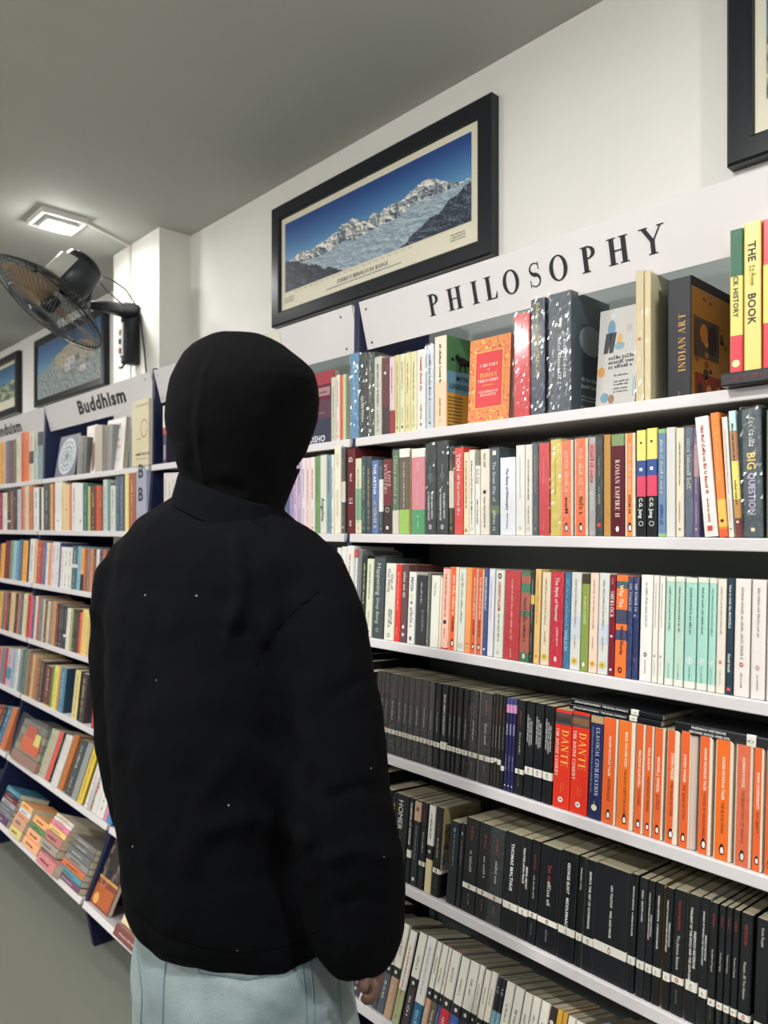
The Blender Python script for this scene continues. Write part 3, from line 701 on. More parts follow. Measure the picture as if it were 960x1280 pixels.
def hist_cover():
    X0, s = on_plane(1, 587.5, 528, .02); X1 = x_at(1, 638.5, 0, .02); w = X1 - X0; h = .192
    e = thing('book', 'b', 'book', ((X0 + X1) / 2, 0, 0)); P0, u, n, a = plane(1)
    e.matrix_world = Matrix.Translation(((X0 + X1) / 2, P0.y + .012, P0.z + .0008)) @ Matrix.Rotation(-.05, 4, 'X')
    mb = MB(); hw = w / 2; mb.bbox((-hw, 0, 0), (hw, .001, h), mat((205, 120, 62), 'print'), .0003); mb.bbox((-hw, .023, 0), (hw, .024, h), mat((205, 60, 50), 'print'), .0003); mb.box((-hw, .001, 0), (-hw + .001, .023, h), mat((205, 60, 50), 'print'))
    rng = random.Random(8)
    for k in range(420):
        cx, cz = rng.uniform(-.97, .97) * hw, rng.uniform(.015, .985) * h
        disc(mb, (cx, -.0002, cz), rng.uniform(.0012, .003), mat(rng.choice([(226, 170, 70), (214, 86, 60), (206, 60, 60), (230, 190, 90)]), 'print'), n=6)
    mb.poly([(-hw * .70, -.0005, .17 * h), (hw * .68, -.0005, .17 * h), (hw * .68, -.0005, .84 * h), (-hw * .70, -.0005, .84 * h)], mat((226, 170, 70), 'print'))
    mb.poly([(-hw * .66, -.0007, .18 * h), (hw * .64, -.0007, .18 * h), (hw * .64, -.0007, .83 * h), (-hw * .66, -.0007, .83 * h)], mat((206, 48, 52), 'print'))
    cw = mat((236, 220, 210), 'print')
    for s_, z, sz, L, m in (('A HISTORY', .655, .007, .056, cw), ('OF', .61, .004, .02, cw), ('INDIAN', .53, .0105, .072, mat((232, 170, 70), 'print')), ('PHILOSOPHY', .475, .0068, .072, cw), ('SURENDRANATH', .35, .005, .07, cw), ('DASGUPTA', .31, .006, .06, cw)):
        letter(mb, s_, (-.001, -.0009, z * h), (1, 0, 0), (0, 0, 1), sz, m, maxlen=L, font=2, center=True)
    greek(mb, (-.018, -.0009, .43 * h), (1, 0, 0), (0, 0, 1), .034, .0035, mat((232, 170, 70), 'print'), rng)
    mb.build('cover', e); mb = MB(); mb.box((-hw + .001, .0011, .001), (hw - .002, .0229, h - .001), mat(PG, 'pages')); mb.build('page_block', e)
    BOOKS.append((e, 'P', 1, 'red', (X0 + X1) / 2, True, 'red and gold history of Indian philosophy, its front cover facing out'))
hist_cover()
def fig_cover():
    X0, s = on_plane(1, 744, 505, .045); X1 = x_at(1, 793, 0, .045); w = X1 - X0; h = .205; hw = w / 2
    P0, u, n, a = plane(1); e = thing('book', 'b', 'book')
    e.matrix_world = Matrix.Translation(((X0 + X1) / 2, P0.y + .045, P0.z + .0008)) @ Matrix.Rotation(-.10, 4, 'X')
    mb = MB(); mb.bbox((-hw, 0, 0), (hw, .001, h), mat((176, 174, 170), 'print'), .0003); mb.bbox((-hw, .015, 0), (hw, .016, h), mat((176, 174, 170), 'print'), .0003); mb.box((-hw, .001, 0), (-hw + .001, .015, h), mat((176, 174, 170), 'print'))
    def D(x, z, rx, rz, c): disc(mb, (x * hw, -.0003, z * h), rx * hw, mat(c, 'print'), ry=rz * h)
    for a_ in ((-.35, .80, .2, .09, (92, 130, 156)), (-.3, .93, .1, .03, (170, 190, 200)), (.55, .78, .14, .04, (170, 160, 150)), (.1, .69, .13, .05, (196, 150, 80)), (.1, .62, .26, .04, (120, 150, 160)), (-.55, .12, .22, .05, (92, 136, 156)), (-.2, .1, .16, .045, (140, 100, 76)), (-.78, .38, .2, .05, (196, 130, 60)), (.9, .2, .06, .1, (130, 166, 180))): D(*a_)
    for x, xx in ((-.48, -.62), (-.26, -.34)): mb.poly([(x * hw - .006, -.0004, .76 * h), (x * hw + .008, -.0004, .76 * h), (xx * hw + .005, -.0004, .56 * h), (xx * hw - .004, -.0004, .56 * h)], mat((48, 52, 62), 'print'))
    rng = random.Random(9); k = mat((58, 62, 68), 'print')
    for z in (.49, .445, .40): greek(mb, (-.42 * hw, -.0005, z * h), (1, 0, 0), (0, 0, 1), 1.3 * hw, .0075, k, rng)
    for z in (.32, .26, .23, .19, .16): greek(mb, (-.1 * hw, -.0005, z * h), (1, 0, 0), (0, 0, 1), .75 * hw, .0035, k, rng)
    mb.build('cover', e); mb = MB(); mb.box((-hw + .001, .0011, .001), (hw - .001, .0149, h - .001), mat(PG, 'pages')); mb.build('page_block', e)
    BOOKS.append((e, 'P', 1, 'grey', (X0 + X1) / 2, True, 'pale grey book with small drawn figures, its cover facing out'))
fig_cover()
# books lying flat (spines to the aisle)
def flat_book(unit, row, X0, X1, s, th, col, o=None, depth=.13, ins=0, vis=True, lab=None, yaw=0, look=None):
    o = dict(o or {}); P0, u, n, a = plane(row); L = X1 - X0
    cov, pg = book_mesh(th, L, depth, col, 'wrap' if o.get('wrap') else 'gloss', o, rngB)
    e = thing('book', 'b', 'book')
    R = Matrix(((0, 0, -1, 0), (0, 1, 0, 0), (1, 0, 0, 0), (0, 0, 0, 1)))      # local +x (right cover) up, local z runs to the left
    p = P0 + n * ins + u * (s + th / 2 + .0008)
    e.matrix_world = Matrix.Translation((X1, p.y, p.z)) @ Matrix.Rotation(-a, 4, 'X') @ Matrix.Rotation(yaw, 4, 'Z') @ R
    cov.build('cover', e); pg.build('page_block', e)
    BOOKS.append((e, unit, row, look or cname(col), (X0 + X1) / 2, vis, lab)); return e
Xa = x_at(1, 903, 0, -.03); 
flat_book('P', 1, Xa, Xa + .15, .0, .022, (44, 46, 52), dict(g=[(.9, .5, .3, (120, 60, 60))]), ins=-.035, lab='dark book lying flat beneath the upright yellow book')
row_from('P', 1, 800, 260, 5.12, [
 (572, 658, 152, (208, 190, 96), dict(ins=-.03, gl=1, d=.16, b=[(.7, 1, (38, 92, 66)), (0, .32, (206, 48, 66))], nb=1, t=[('PICK', .98, .26, .3, (60, 110, 84), 1), ('CK HISTORY', .70, .46, .40, (46, 60, 40), 1)], e=[('dot', .14, (230, 200, 140), 1.3), ('dot', .05, (224, 140, 90), 1)], lab='green, yellow and red spine beside the yellow book')),
 (662, 776, 108, (208, 188, 100), dict(ins=-.03, gl=1, d=.16, t=[('THE', .88, .13, .46, (50, 46, 34), 1), ('BOOK', .56, .2, .46, (50, 46, 34), 1)], g=[(.73, .14, .4, (206, 184, 70))], lab='yellow book lettered THE BOOK at the right end')),
 (782, 900, 82, (206, 50, 60), dict(ins=-.03, gl=1, d=.16, b=[(.36, .72, (230, 190, 90))], nb=1, lab='red and yellow book at the right edge of the picture'))])

# ---- philosophy bookcase, second shelf
row_from('P', 2, 340, 545, 6.857, [
 (645, 708, 112, (104, 34, 40), dict(gl=1, d=.17, t=[('G', .9, .08, .5, (215, 205, 200), 1), ('SI', .42, .1, .5, (215, 205, 200), 2)], g=[(.7, .1, .3, (215, 205, 200)), (.15, .08, .4, (215, 205, 200))])),
 (712, 765, 198, (206, 206, 172), dict(b=[(.18, .6, (120, 156, 124))])), (765, 805, 180, (52, 78, 76)), (805, 850, 180, (58, 68, 72)),
 (852, 915, 214, (84, 108, 158), dict(t=[('THE ARTHA', .95, .42, .5, (226, 228, 230), 1)], g=[(.45, .38, .4, (205, 180, 150))])),
 (915, 950, 214, (62, 72, 76), dict(b=[(.3, .74, (222, 222, 220))], nb=1))])
row_from('P', 2, 460, 545, 6.857, [
 (130, 205, 205, (58, 46, 46), dict(b=[(.38, 1, (108, 40, 46))], t=[('LOST', .84, .22, .40, (205, 180, 180), 2, .2), ('DYNASTIES', .93, .4, .36, (205, 180, 180), 2, -.2)], e=[('dot', .08, (225, 225, 225), .9), ('ring', .32, (190, 180, 170), 1.2)], nb=1)),
 (207, 265, 125, (84, 112, 88), dict(wrap=1, b=[(0, .28, (206, 202, 182))], nb=1, g=[(.93, .6, .5, (180, 190, 150))])),
 (266, 352, 116, (98, 88, 78), dict(gl=1, b=[(.9, 1, (226, 224, 214)), (0, .285, (136, 176, 78))], nb=1, sc=(222, 200, 140), t=[], g=[(.84, .18, .14, (220, 216, 205)), (.68, .4, .14, (230, 226, 215)), (.8, .5, .12, (150, 130, 110), .3), (.16, .1, .1, (190, 210, 150))], look='thick brown, lime and white')),
 (372, 487, 116, (196, 120, 130), dict(gl=1, b=[(.9, 1, (226, 224, 214)), (0, .285, (70, 140, 92))], nb=1, g=[(.84, .12, .1, (240, 225, 225)), (.62, .3, .1, (240, 225, 225)), (.15, .1, .1, (190, 215, 190))], e=[('box', .205, (230, 240, 230), .25)], look='thick pink and green')),
 (488, 582, 75, (46, 56, 60), dict(wrap=2, t=[('A THOUSAND FACES', .47, .32, .16, (225, 225, 220), 1, -.14), ('THE HERO WITH', .45, .28, .16, (225, 225, 220), 1, .16)], e=[('oval', .08, (220, 220, 215), 1.1), ('ring', .64, (120, 130, 132), 1.2)], g=[(.76, .2, .1, (150, 160, 160))])),
 (586, 690, 60, (44, 54, 58), dict(wrap=2, t=[('A THOUSAND FACES', .47, .32, .16, (225, 225, 220), 1, -.14), ('THE HERO WITH', .45, .28, .16, (225, 225, 220), 1, .16)], e=[('oval', .08, (220, 220, 215), 1.1), ('ring', .64, (120, 130, 132), 1.2)], g=[(.76, .2, .1, (150, 160, 160))])),
 (692, 733, 92, (56, 58, 56), dict(b=[(.3, .72, (200, 196, 184))], nb=1)),
 (738, 816, 108, (214, 58, 52), dict(wrap=2, t=[('TION', .93, .2, .5, (240, 225, 220), 1)], g=[(.7, .5, .3, (240, 220, 215))])),
 (818, 864, 145, (222, 208, 170), dict(g=[(.9, .6, .3, (170, 70, 50))], e=[('oval', .05, (40, 36, 30), 1)]))])
row_from('P', 2, 580, 545, 6.857, [
 (40, 92, 125, (222, 218, 206)), (94, 136, 128, (226, 222, 214), dict(b=[(.82, 1, (120, 118, 106))], nb=1, t=[('ISLAM', .78, .25, .6, (120, 120, 130), 2)], g=[(.42, .3, .3, (120, 118, 116))])),
 (138, 218, 120, (218, 210, 192), dict(e=[('sun', .5, (60, 60, 62), .9)], g=[(.95, .2, .3, (150, 146, 130)), (.44, .36, .2, (130, 126, 120))])),
 (220, 302, 115, (56, 72, 80), dict(wrap=1, b=[(.24, .34, (92, 112, 72))], nb=1, t=[('The Great War of', .85, .46, .34, (210, 214, 205), 0)], g=[(.28, .24, .34, (210, 214, 205))], e=[('box', .95, (225, 225, 215), .8)])),
 (306, 440, 192, (218, 220, 228), dict(t=[('The Story of Philosophy', .86, .54, .18, (44, 46, 58), 1), ('Will Durant', .28, .2, .15, (44, 46, 58), 0)], pg=(225, 222, 210))),
 (442, 520, 86, (226, 223, 216), dict(g=[(.9, .5, .12, (190, 184, 176))], e=[('oval', .08, (170, 165, 155), .8)])), (522, 584, 80, (222, 216, 206)), (586, 635, 75, (64, 80, 92), dict(wrap=1)),
 (638, 732, 68, (200, 46, 56), dict(wrap=1, g=[(.85, .3, .1, (230, 170, 165)), (.14, .1, .1, (235, 190, 185))], e=[])),
 (738, 832, 38, (200, 180, 84), dict(wrap=2, g=[(.8, .4, .1, (180, 160, 60))], e=[], look='yellow plastic-wrapped'))])
row_from('P', 2, 700, 530, 6.857, [
 (2, 110, 150, (226, 206, 184), OR('', '', (.12, .14), wr=1, oc=(228, 104, 60))), (122, 238, 132, (226, 206, 184), OR('', '', (.12, .14), wr=1, oc=(228, 104, 60))),
 (243, 304, 118, (160, 158, 158), dict(wrap=1, b=[(.6, .94, (196, 140, 140))], nb=1, g=[(.92, .38, .5, (206, 44, 62)), (.45, .2, .5, (225, 225, 225))])),
 (305, 368, 112, (56, 66, 68), dict(wrap=1, e=[('dot', .11, (206, 62, 54), 1.2)], g=[(.5, .2, .3, (150, 170, 150)), (.8, .2, .2, (150, 170, 150))])),
 (370, 434, 98, (176, 128, 58), dict(g=[], e=[])),
 (436, 552, 96, (98, 26, 40), dict(gl=1, b=[(.885, 1, (112, 134, 88))], nb=1, t=[('ROMAN EMPIRE II', .75, .58, .34, (214, 190, 186), 2)], e=[('solid', .07, (225, 225, 225), .9)])),
 (554, 645, 86, (226, 208, 186), OR('', '', (.2, .24), oc=(230, 118, 48)))]
 + [(a, b, c, (34, 38, 44), dict(gl=1, b=[(.715, 1, (224, 204, 98)), (.565, .715, (46, 72, 140)), (.375, .565, (208, 56, 88))], nb=1, t=[('C.G. Jung', .36, .19, .42, (230, 230, 228), 1)], e=[('dot', .88, (60, 56, 40), .5), ('ring', .12, (190, 190, 190), .9), ('box', .63, (220, 225, 235), .5)], look='yellow, blue, pink and black')) for a, b, c in ((652, 738, 62), (740, 832, 44))]
 + [(836, 908, 50, (94, 124, 160), dict(b=[(0, .03, (120, 170, 110)), (.96, 1, (120, 170, 110))], g=[(.9, .5, .4, (190, 205, 215)), (.3, .2, .4, (60, 90, 130))]))])
row_from('P', 2, 820, 500, 6.736, [
 (82, 162, 238, (200, 198, 194), dict(e=[], g=[(.8, .1, .1, (225, 225, 225))])), (164, 236, 242, (216, 206, 184)), (238, 312, 238, (76, 88, 114), dict(wrap=1, g=[(.9, .5, .5, (190, 196, 180))])),
 (312, 366, 238, (96, 80, 126), dict(wrap=1, b=[(.55, .85, (180, 130, 140))], nb=1)),
 (404, 520, 142, (226, 224, 220), dict(lean=-.082, atbase=1, ins=-.004)), (530, 608, 106, (234, 120, 44), dict(lean=-.075, atbase=1, gl=1, b=[(.08, .3, (236, 172, 70)), (0, .06, (224, 84, 40))], nb=1, t=[], g=[(.95, .5, .36, (240, 180, 100))], e=[('dot', .13, (50, 40, 40), .8)])),
 (610, 660, 142, (222, 216, 204), dict(lean=-.06, atbase=1)),
 (664, 728, 92, (176, 206, 212), dict(lean=-.055, atbase=1, gl=1, b=[(.6, .84, (168, 112, 70)), (.3, .6, (222, 200, 96)), (.15, .3, (180, 128, 62)), (0, .15, (112, 50, 46))], nb=1, g=[(.9, .3, .3, (80, 60, 50)), (.45, .2, .3, (70, 50, 40))], e=[('dot', .12, (230, 220, 210), .8)], look='pale blue, brown and yellow')),
 (735, 905, 82, (58, 72, 80), dict(wrap=2, lean=-.02, t=[('BIG', .66, .14, .48, (220, 184, 96), 1), ('QUESTION', .50, .33, .48, (180, 168, 200), 1)], g=[(.93, .24, .3, (205, 208, 205))], e=[('box', .06, (220, 218, 170), .5)], look='thick dark slate')),
 (925, 1010, 90, (110, 110, 92), dict())])

# ---- philosophy bookcase, third shelf
row_from('P', 3, 420, 680, 6.857, [
 (10, 46, 34, (226, 224, 220)), (48, 92, 24, (224, 222, 218)), (93, 156, 16, (222, 220, 216)), (158, 190, 46, (222, 220, 214), dict(b=[(.9, 1, (190, 60, 55))], nb=1)),
 (192, 226, 56, (104, 112, 116), dict(wrap=1)), (234, 266, 100, (44, 50, 48), dict(g=[(.9, .5, .4, (180, 190, 120))])),
 (268, 326, 128, (214, 218, 192)), (330, 424, 114, (54, 66, 70), dict(wrap=2, t=[('Happening', .93, .4, .5, (205, 214, 206), 0), ('Deep Being', .5, .32, .42, (205, 214, 206), 0)], e=[('ring', .1, (190, 200, 196), .9)])),
 (430, 516, 166, (222, 220, 206), dict(t=[('Out of', .86, .2, .28, (70, 76, 86), 0, .2), ('Our Minds', .93, .34, .28, (70, 76, 86), 0, -.12)], g=[(.4, .24, .16, (100, 100, 100)), (.4, .2, .16, (100, 100, 100), .2)], e=[('ring', .06, (60, 60, 60), .9)])),
 (518, 566, 178, (224, 46, 36), dict(gl=1, g=[(.9, .5, .26, (240, 170, 160)), (.18, .1, .2, (240, 170, 160))], e=[])),
 (568, 624, 186, (92, 58, 62), dict(wrap=1, t=[('what we do', .92, .34, .5, (220, 205, 200), 1)], e=[('dot', .2, (226, 220, 215), .9), ('box', .1, (220, 215, 210), .6)])),
 (626, 690, 240, (226, 226, 222), dict(t=[('PSYCH', .93, .2, .5, (40, 42, 50), 1), ('SO', .7, .09, .4, (196, 206, 120), 1)], g=[(.5, .3, .4, (130, 134, 140))], e=[('dot', .57, (110, 115, 120), .8), ('solid', .07, (50, 52, 56), .9)])),
 (694, 784, 268, (30, 36, 50), dict(wrap=1, g=[(.9, .3, .16, (190, 196, 200)), (.5, .3, .16, (150, 160, 170), .2)])), (786, 816, 252, (96, 98, 90), dict(wrap=1)),
 (820, 894, 270, (226, 224, 212), dict(t=[('Their boy', .9, .5, .22, (80, 84, 110), 0)])), (896, 916, 290, (216, 208, 184), dict(g=[], e=[]))])
row_from('P', 3, 540, 690, 6.857, [
 (96, 156, 134, (228, 172, 152), dict(gl=1, b=[(0, .015, (196, 50, 46)), (.985, 1, (196, 50, 46))], t=[('THE SHORTEST HISTORY OF', .93, .54, .30, (176, 56, 46), 1)], e=[('box', .33, (50, 40, 38), .7)], g=[(.25, .12, .3, (196, 90, 80))])),
 (158, 232, 130, (226, 208, 186), OR('', '', (.12, .28), oc=(226, 84, 30))), (234, 296, 142, (206, 212, 198), dict(g=[(.93, .6, .3, (140, 150, 146))], e=[('ring', .07, (120, 124, 120), .8)])),
 (297, 348, 138, (238, 138, 70), dict(gl=1, g=[(.9, .4, .26, (248, 190, 140))], e=[('bird', .08, (248, 220, 190), .9)])),
 (350, 396, 148, (226, 190, 168), OR('', '', (.1, .16), oc=(206, 82, 40))), (398, 448, 150, (226, 190, 168), OR('', '', (.1, .16), oc=(206, 82, 40))),
 (449, 490, 142, (62, 76, 124), dict(t=[('DEATH DRIVING PLAY', .9, .4, .4, (220, 222, 230), 1)], e=[('dot', .07, (220, 225, 235), .8)])), (491, 541, 144, (214, 216, 226), dict(g=[(.9, .5, .2, (150, 150, 170))])),
 (547, 626, 158, (212, 214, 200), dict(t=[('ORIENTALISM', .87, .34, .30, (176, 56, 48), 1)], e=[('oval', .935, (60, 50, 46), 1.2)], g=[(.5, .33, .2, (120, 122, 118)), (.07, .03, .2, (120, 122, 118))])),
 (628, 764, 158, (192, 26, 38), dict(wrap=1, sc=(226, 214, 196), g=[(.9, .7, .13, (235, 170, 165)), (.12, .1, .1, (240, 200, 195))], e=[], look='thick glossy red')),
 (766, 850, 162, (176, 86, 66), dict(wrap=1, b=[(.76, .86, (40, 118, 88)), (.5, .56, (40, 118, 88)), (0, .1, (46, 110, 70)), (.94, 1, (60, 110, 66))], nb=1, e=[('solid', .06, (215, 220, 200), .9)], g=[(.7, .5, .3, (90, 40, 40))], look='red and green patterned')),
 (852, 884, 168, (44, 54, 46), dict(b=[(.64, .74, (206, 176, 60))], nb=1)),
 (886, 938, 148, (216, 176, 108), dict(g=[(.9, .5, .3, (190, 150, 80))], e=[('sun', .08, (220, 170, 40), 1)]))])
row_from('P', 3, 660, 700, 6.857, [
 (122, 198, 106, (212, 194, 166), SUN()), (200, 312, 102, (204, 40, 58), dict(wrap=1, t=[('The Myth of Normal', .94, .46, .30, (236, 226, 226), 1), ('GABOR MATE', .42, .2, .17, (236, 200, 200), 1, .1)], e=[('solid', .08, (230, 215, 215), .9)])),
 (315, 371, 106, (58, 118, 158), dict(wrap=1, t=[('WALSCH', .4, .24, .5, (160, 200, 222), 1)], g=[(.93, .5, .4, (110, 170, 205))], e=[])),
 (373, 462, 106, (196, 196, 190), SUN(b=[(.32, .55, (178, 186, 196))])),
 (464, 531, 122, (122, 144, 62), dict(gl=1, b=[(.9, 1, (60, 54, 34))], nb=1, t=[('ROMAN EMPIRE', .77, .48, .32, (210, 214, 160), 2)], e=[('solid', .07, (226, 228, 220), .9)])),
 (534, 609, 112, (226, 190, 170), SUN()), (611, 702, 112, (194, 196, 192), SUN(b=[(.3, .5, (176, 186, 198))])),
 (704, 755, 130, (126, 26, 46), dict(gl=1, t=[('SHERLOCK', .84, .34, .6, (230, 220, 216), 2)], e=[('dot', .39, (225, 215, 210), .8), ('box', .06, (235, 228, 224), .6)], g=[(.97, .08, .4, (200, 120, 120))])),
 (757, 860, 130, (236, 106, 46), dict(gl=1, b=[(.52, .66, (56, 62, 84)), (.87, .94, (60, 84, 90)), (.36, .46, (60, 64, 104))], nb=1, t=[('Why The', .9, .22, .36, (240, 226, 190), 1), ('World Works', .5, .28, .36, (40, 38, 40), 1, .1)], e=[('oval', .07, (60, 30, 24), 1.1)], look='orange and navy patterned')),
 (861, 905, 148, (48, 62, 112), dict(wrap=2, t=[('THE POWER OF', .94, .4, .55, (170, 180, 205), 2)])), (907, 956, 148, (44, 56, 108), dict(wrap=2, t=[('THE POWER OF', .94, .34, .5, (200, 206, 220), 2)]))])
row_from('P', 3, 780, 700, 5.333, [
 (114, 196, 100, (224, 222, 218), PC()), (197, 236, 106, (216, 212, 200), PC()), (237, 277, 110, (224, 221, 212), PC()),
 (280, 341, 112, (166, 200, 186), MINT((196, 214, 204))), (343, 407, 112, (168, 200, 186), MINT((196, 214, 204))), (410, 490, 120, (150, 200, 186), MINT((232, 238, 234))), (493, 566, 118, (152, 202, 188), MINT((232, 238, 234))), (568, 620, 124, (152, 202, 188), MINT((232, 238, 234))),
 (622, 686, 128, (222, 214, 200), PC(ec=(170, 80, 60), zf=.27)), (688, 738, 124, (34, 58, 74), dict(gl=1, t=[('How to think like MANDELA', .94, .55, .36, (205, 214, 214), 1), ('Daniel Smith', .35, .24, .36, (220, 226, 226), 1)], e=[('box', .045, (206, 70, 70), .8)])),
 (741, 848, 126, (228, 218, 214), PC(ec=(176, 64, 46), zf=.27, ln=.62)), (853, 952, 132, (224, 216, 214), PC(ec=(186, 140, 140), zf=.26)), (958, 1040, 140, (222, 214, 212), PC())])

# ---- philosophy bookcase, fourth shelf
K = (32, 35, 40)
row_from('P', 4, 460, 820, 6.857, [
 (85, 116, 128, K, BK(wr=1)), (117, 150, 130, K, BK(wr=1)), (151, 190, 138, K, BK(wr=2)), (191, 256, 148, K, BK(wr=2)), (257, 310, 160, K, BK(wr=1)), (311, 356, 172, K, BK(wr=2)), (357, 404, 184, K, BK(wr=1)), (405, 464, 192, K, BK(wr=1)), (465, 529, 202, K, BK(wr=1)), (530, 580, 218, (40, 48, 50), BK(wr=1)),
 (582, 637, 232, K, BK()), (638, 696, 242, K, BK('BASIC GREAT PHILOSOPHY', ty='line', band=(.245, .33))), (697, 738, 254, K, BK()), (739, 770, 262, K, BK()), (771, 822, 270, K, BK()), (823, 876, 282, K, BK()), (880, 956, 290, K, BK(wr=2, side=(200, 192, 170)))])
row_from('P', 4, 580, 840, 6.857, [
 (146, 252, 172, K, BK(wr=1)), (254, 276, 186, (48, 46, 44), BK()), (277, 304, 190, (50, 46, 44), BK(band=(.27, .31))), (305, 336, 196, (48, 44, 42), BK()), (337, 366, 206, K, BK(band=(.2, .25)))]
 + [(a, a + 28, 222 + i * 3, (40, 40, 92), dict(gl=1, pg=(176, 168, 142), b=[(.84, .93, (196, 130, 176)), (.93, 1, (60, 64, 120))], t=[('POLITICS', .72, .14, .5, (180, 184, 214), 1)], g=[(.38, .16, .5, (130, 120, 176))], e=[('box', .06, (200, 205, 220), .6)])) for i, a in enumerate((368, 397, 426))]
 + [(457, 532, 238, K, BK(band=(.22, .27)))]
 + [(a, b, c, K, dict(gl=1, pg=(176, 168, 142), b=[(.24, .32, (222, 218, 206))], t=[('A DISCOURSE ON METHOD', .86, .42, .15, (205, 204, 200), 1, -.22), ('OF THE SOCIAL CONTRACT', .83, .40, .15, (205, 204, 200), 1, 0), ('AND OTHER WRITINGS', .80, .36, .15, (205, 204, 200), 1, .22)], e=[('line', .275, (60, 60, 60), .8)])) for a, b, c in ((538, 612, 250), (614, 690, 266), (694, 778, 286))]
 + [(784, 928, 314, (216, 44, 26), dict(gl=1, pg=(200, 190, 160), b=[(.85, .97, (60, 66, 70)), (.87, .94, (156, 110, 70))], nb=1, t=[('DANTE', .80, .52, .42, (236, 160, 60), 2, .16), ('THE DIVINE COMEDY', .81, .50, .18, (236, 214, 200), 2, -.3)], g=[(.26, .1, .05, (230, 140, 70)), (.26, .08, .05, (230, 140, 70), .15)], e=[('dot', .09, (236, 230, 224), 1.1), ('dot', .09, (30, 28, 30), .5)], lab='thick red Divine Comedy volume, left one of the pair'))])
row_from('P', 4, 700, 860, 6.4, [
 (100, 240, 182, (216, 44, 26), dict(gl=1, b=[(.85, .97, (60, 66, 70)), (.87, .94, (156, 110, 70))], nb=1, t=[('DANTE', .80, .52, .42, (236, 160, 60), 2, .16), ('THE DIVINE COMEDY', .81, .50, .18, (236, 214, 200), 2, -.3)], g=[(.26, .1, .05, (230, 140, 70)), (.26, .08, .05, (230, 140, 70), .15)], e=[('dot', .09, (236, 230, 224), 1.1), ('dot', .09, (30, 28, 30), .5)], lab='thick red Divine Comedy volume, right one of the pair')),
 (247, 352, 208, (38, 48, 98), dict(gl=1, b=[(.92, .99, (170, 140, 96))], nb=1, t=[('CLASSICAL CIVILIZATION', .88, .66, .30, (190, 200, 214), 2, .12)], g=[(.88, .64, .1, (130, 150, 190), -.28), (.17, .06, .12, (150, 160, 190))], e=[('dot', .11, (214, 210, 160), 1.2)])),
 (354, 468, 234, (226, 208, 184), OR('NASSIM NICHOLAS TALEB', 'ANTIFRAGILE', (.03, .12), la=.38, lb=.22)),
 (472, 608, 256, (228, 210, 188), OR('BESSEL VAN DER KOLK', 'THE BODY KEEPS THE SCORE', (.06, .22), la=.33, lb=.42, za=.9, oc=(232, 104, 26))),
 (612, 688, 286, (228, 206, 184), OR('MALCOLM GLADWELL', 'OUTLIERS', (.1, .2), la=.34, lb=.15, za=.76)), (690, 756, 302, (228, 206, 184), OR('PAUL DOLAN', 'HAPPINESS BY DESIGN', (.06, .18), la=.24, lb=.34, za=.8)),
 (760, 842, 318, (230, 208, 186), OR('MICHAEL J. SANDEL', 'JUSTICE', (.1, .16), la=.32, lb=.14, za=.74))])
row_from('P', 4, 820, 880, 5.565, [
 (78, 168, 178, (228, 208, 188), OR('STEVEN PINKER', 'THE SENSE OF STYLE', (.1, .36), la=.24, lb=.3, za=.8)), (174, 246, 186, (228, 208, 188), OR('STEVEN PINKER', 'THE SENSE OF STYLE', (.1, .08), la=.24, lb=.3, za=.8)),
 (248, 296, 196, (206, 184, 172), dict(g=[], e=[], sc=(206, 184, 172), ins=.004)),
 (305, 398, 220, (228, 208, 188), OR('NASSIM NICHOLAS TALEB', 'FOOLED BY RANDOMNESS', (.08, .22), la=.36, lb=.38, za=.9)),
 (415, 542, 242, (228, 208, 188), OR('NASSIM NICHOLAS TALEB', 'THE BLACK SWAN', (.1, .16), la=.36, lb=.26, za=.86, oc=(230, 98, 20))),
 (556, 680, 278, (228, 208, 188), OR('NORMAN DOIDGE', "THE BRAIN'S WAY OF HEALING", (.12, .14), la=.25, lb=.44, za=.9, wr=1, oc=(224, 96, 50))),
 (683, 756, 302, (228, 208, 188), OR('SHANI CHAKRABARTI', 'ON LIBERTY', (.08, .2), la=.3, lb=.18, za=.8)), (768, 850, 318, (228, 208, 188), OR('BERT CHAMBERLAIN', 'ON THE', (.08, .2), la=.3, lb=.18, za=.8))])
def lie(pxa, pxb, py, th, o, lab):
    Xa, s = on_plane(4, pxa, py); Xb = x_at(4, pxb, s)
    flat_book('P', 4, Xa, Xb, s - th, th, K, o, lab=lab)
SO = dict(b=[(.24, .32, (222, 218, 208))], nb=1, pg=(150, 146, 130), e=[('line', .275, (60, 60, 60), .8)])
lie(712, 826, 879.5, .0105, dict(SO, t=[('JEAN-JACQUES ROUSSEAU   THE SOCIAL CONTRACT', .95, .6, .42, (220, 220, 216), 1)]), 'slim black book lying on top of the fourth shelf row, lower of the stacked two')
lie(714, 828, 872.5, .0105, dict(SO, t=[('JEAN-JACQUES ROUSSEAU   THE SOCIAL CONTRACT', .95, .6, .42, (220, 220, 216), 1)]), 'slim black book lying on top of the fourth shelf row, upper of the stacked two')
lie(844, 985, 901, .020, dict(SO, b=[(.26, .34, (222, 218, 208))], e=[('line', .3, (60, 60, 60), .8)], t=[('FRIEDRICH NIETZSCHE', .84, .32, .2, (220, 220, 216), 1, .2), ('BEYOND GOOD AND EVIL', .86, .38, .2, (220, 220, 216), 1, -.15)]), 'thick black book lying flat on top of the orange-spined books')

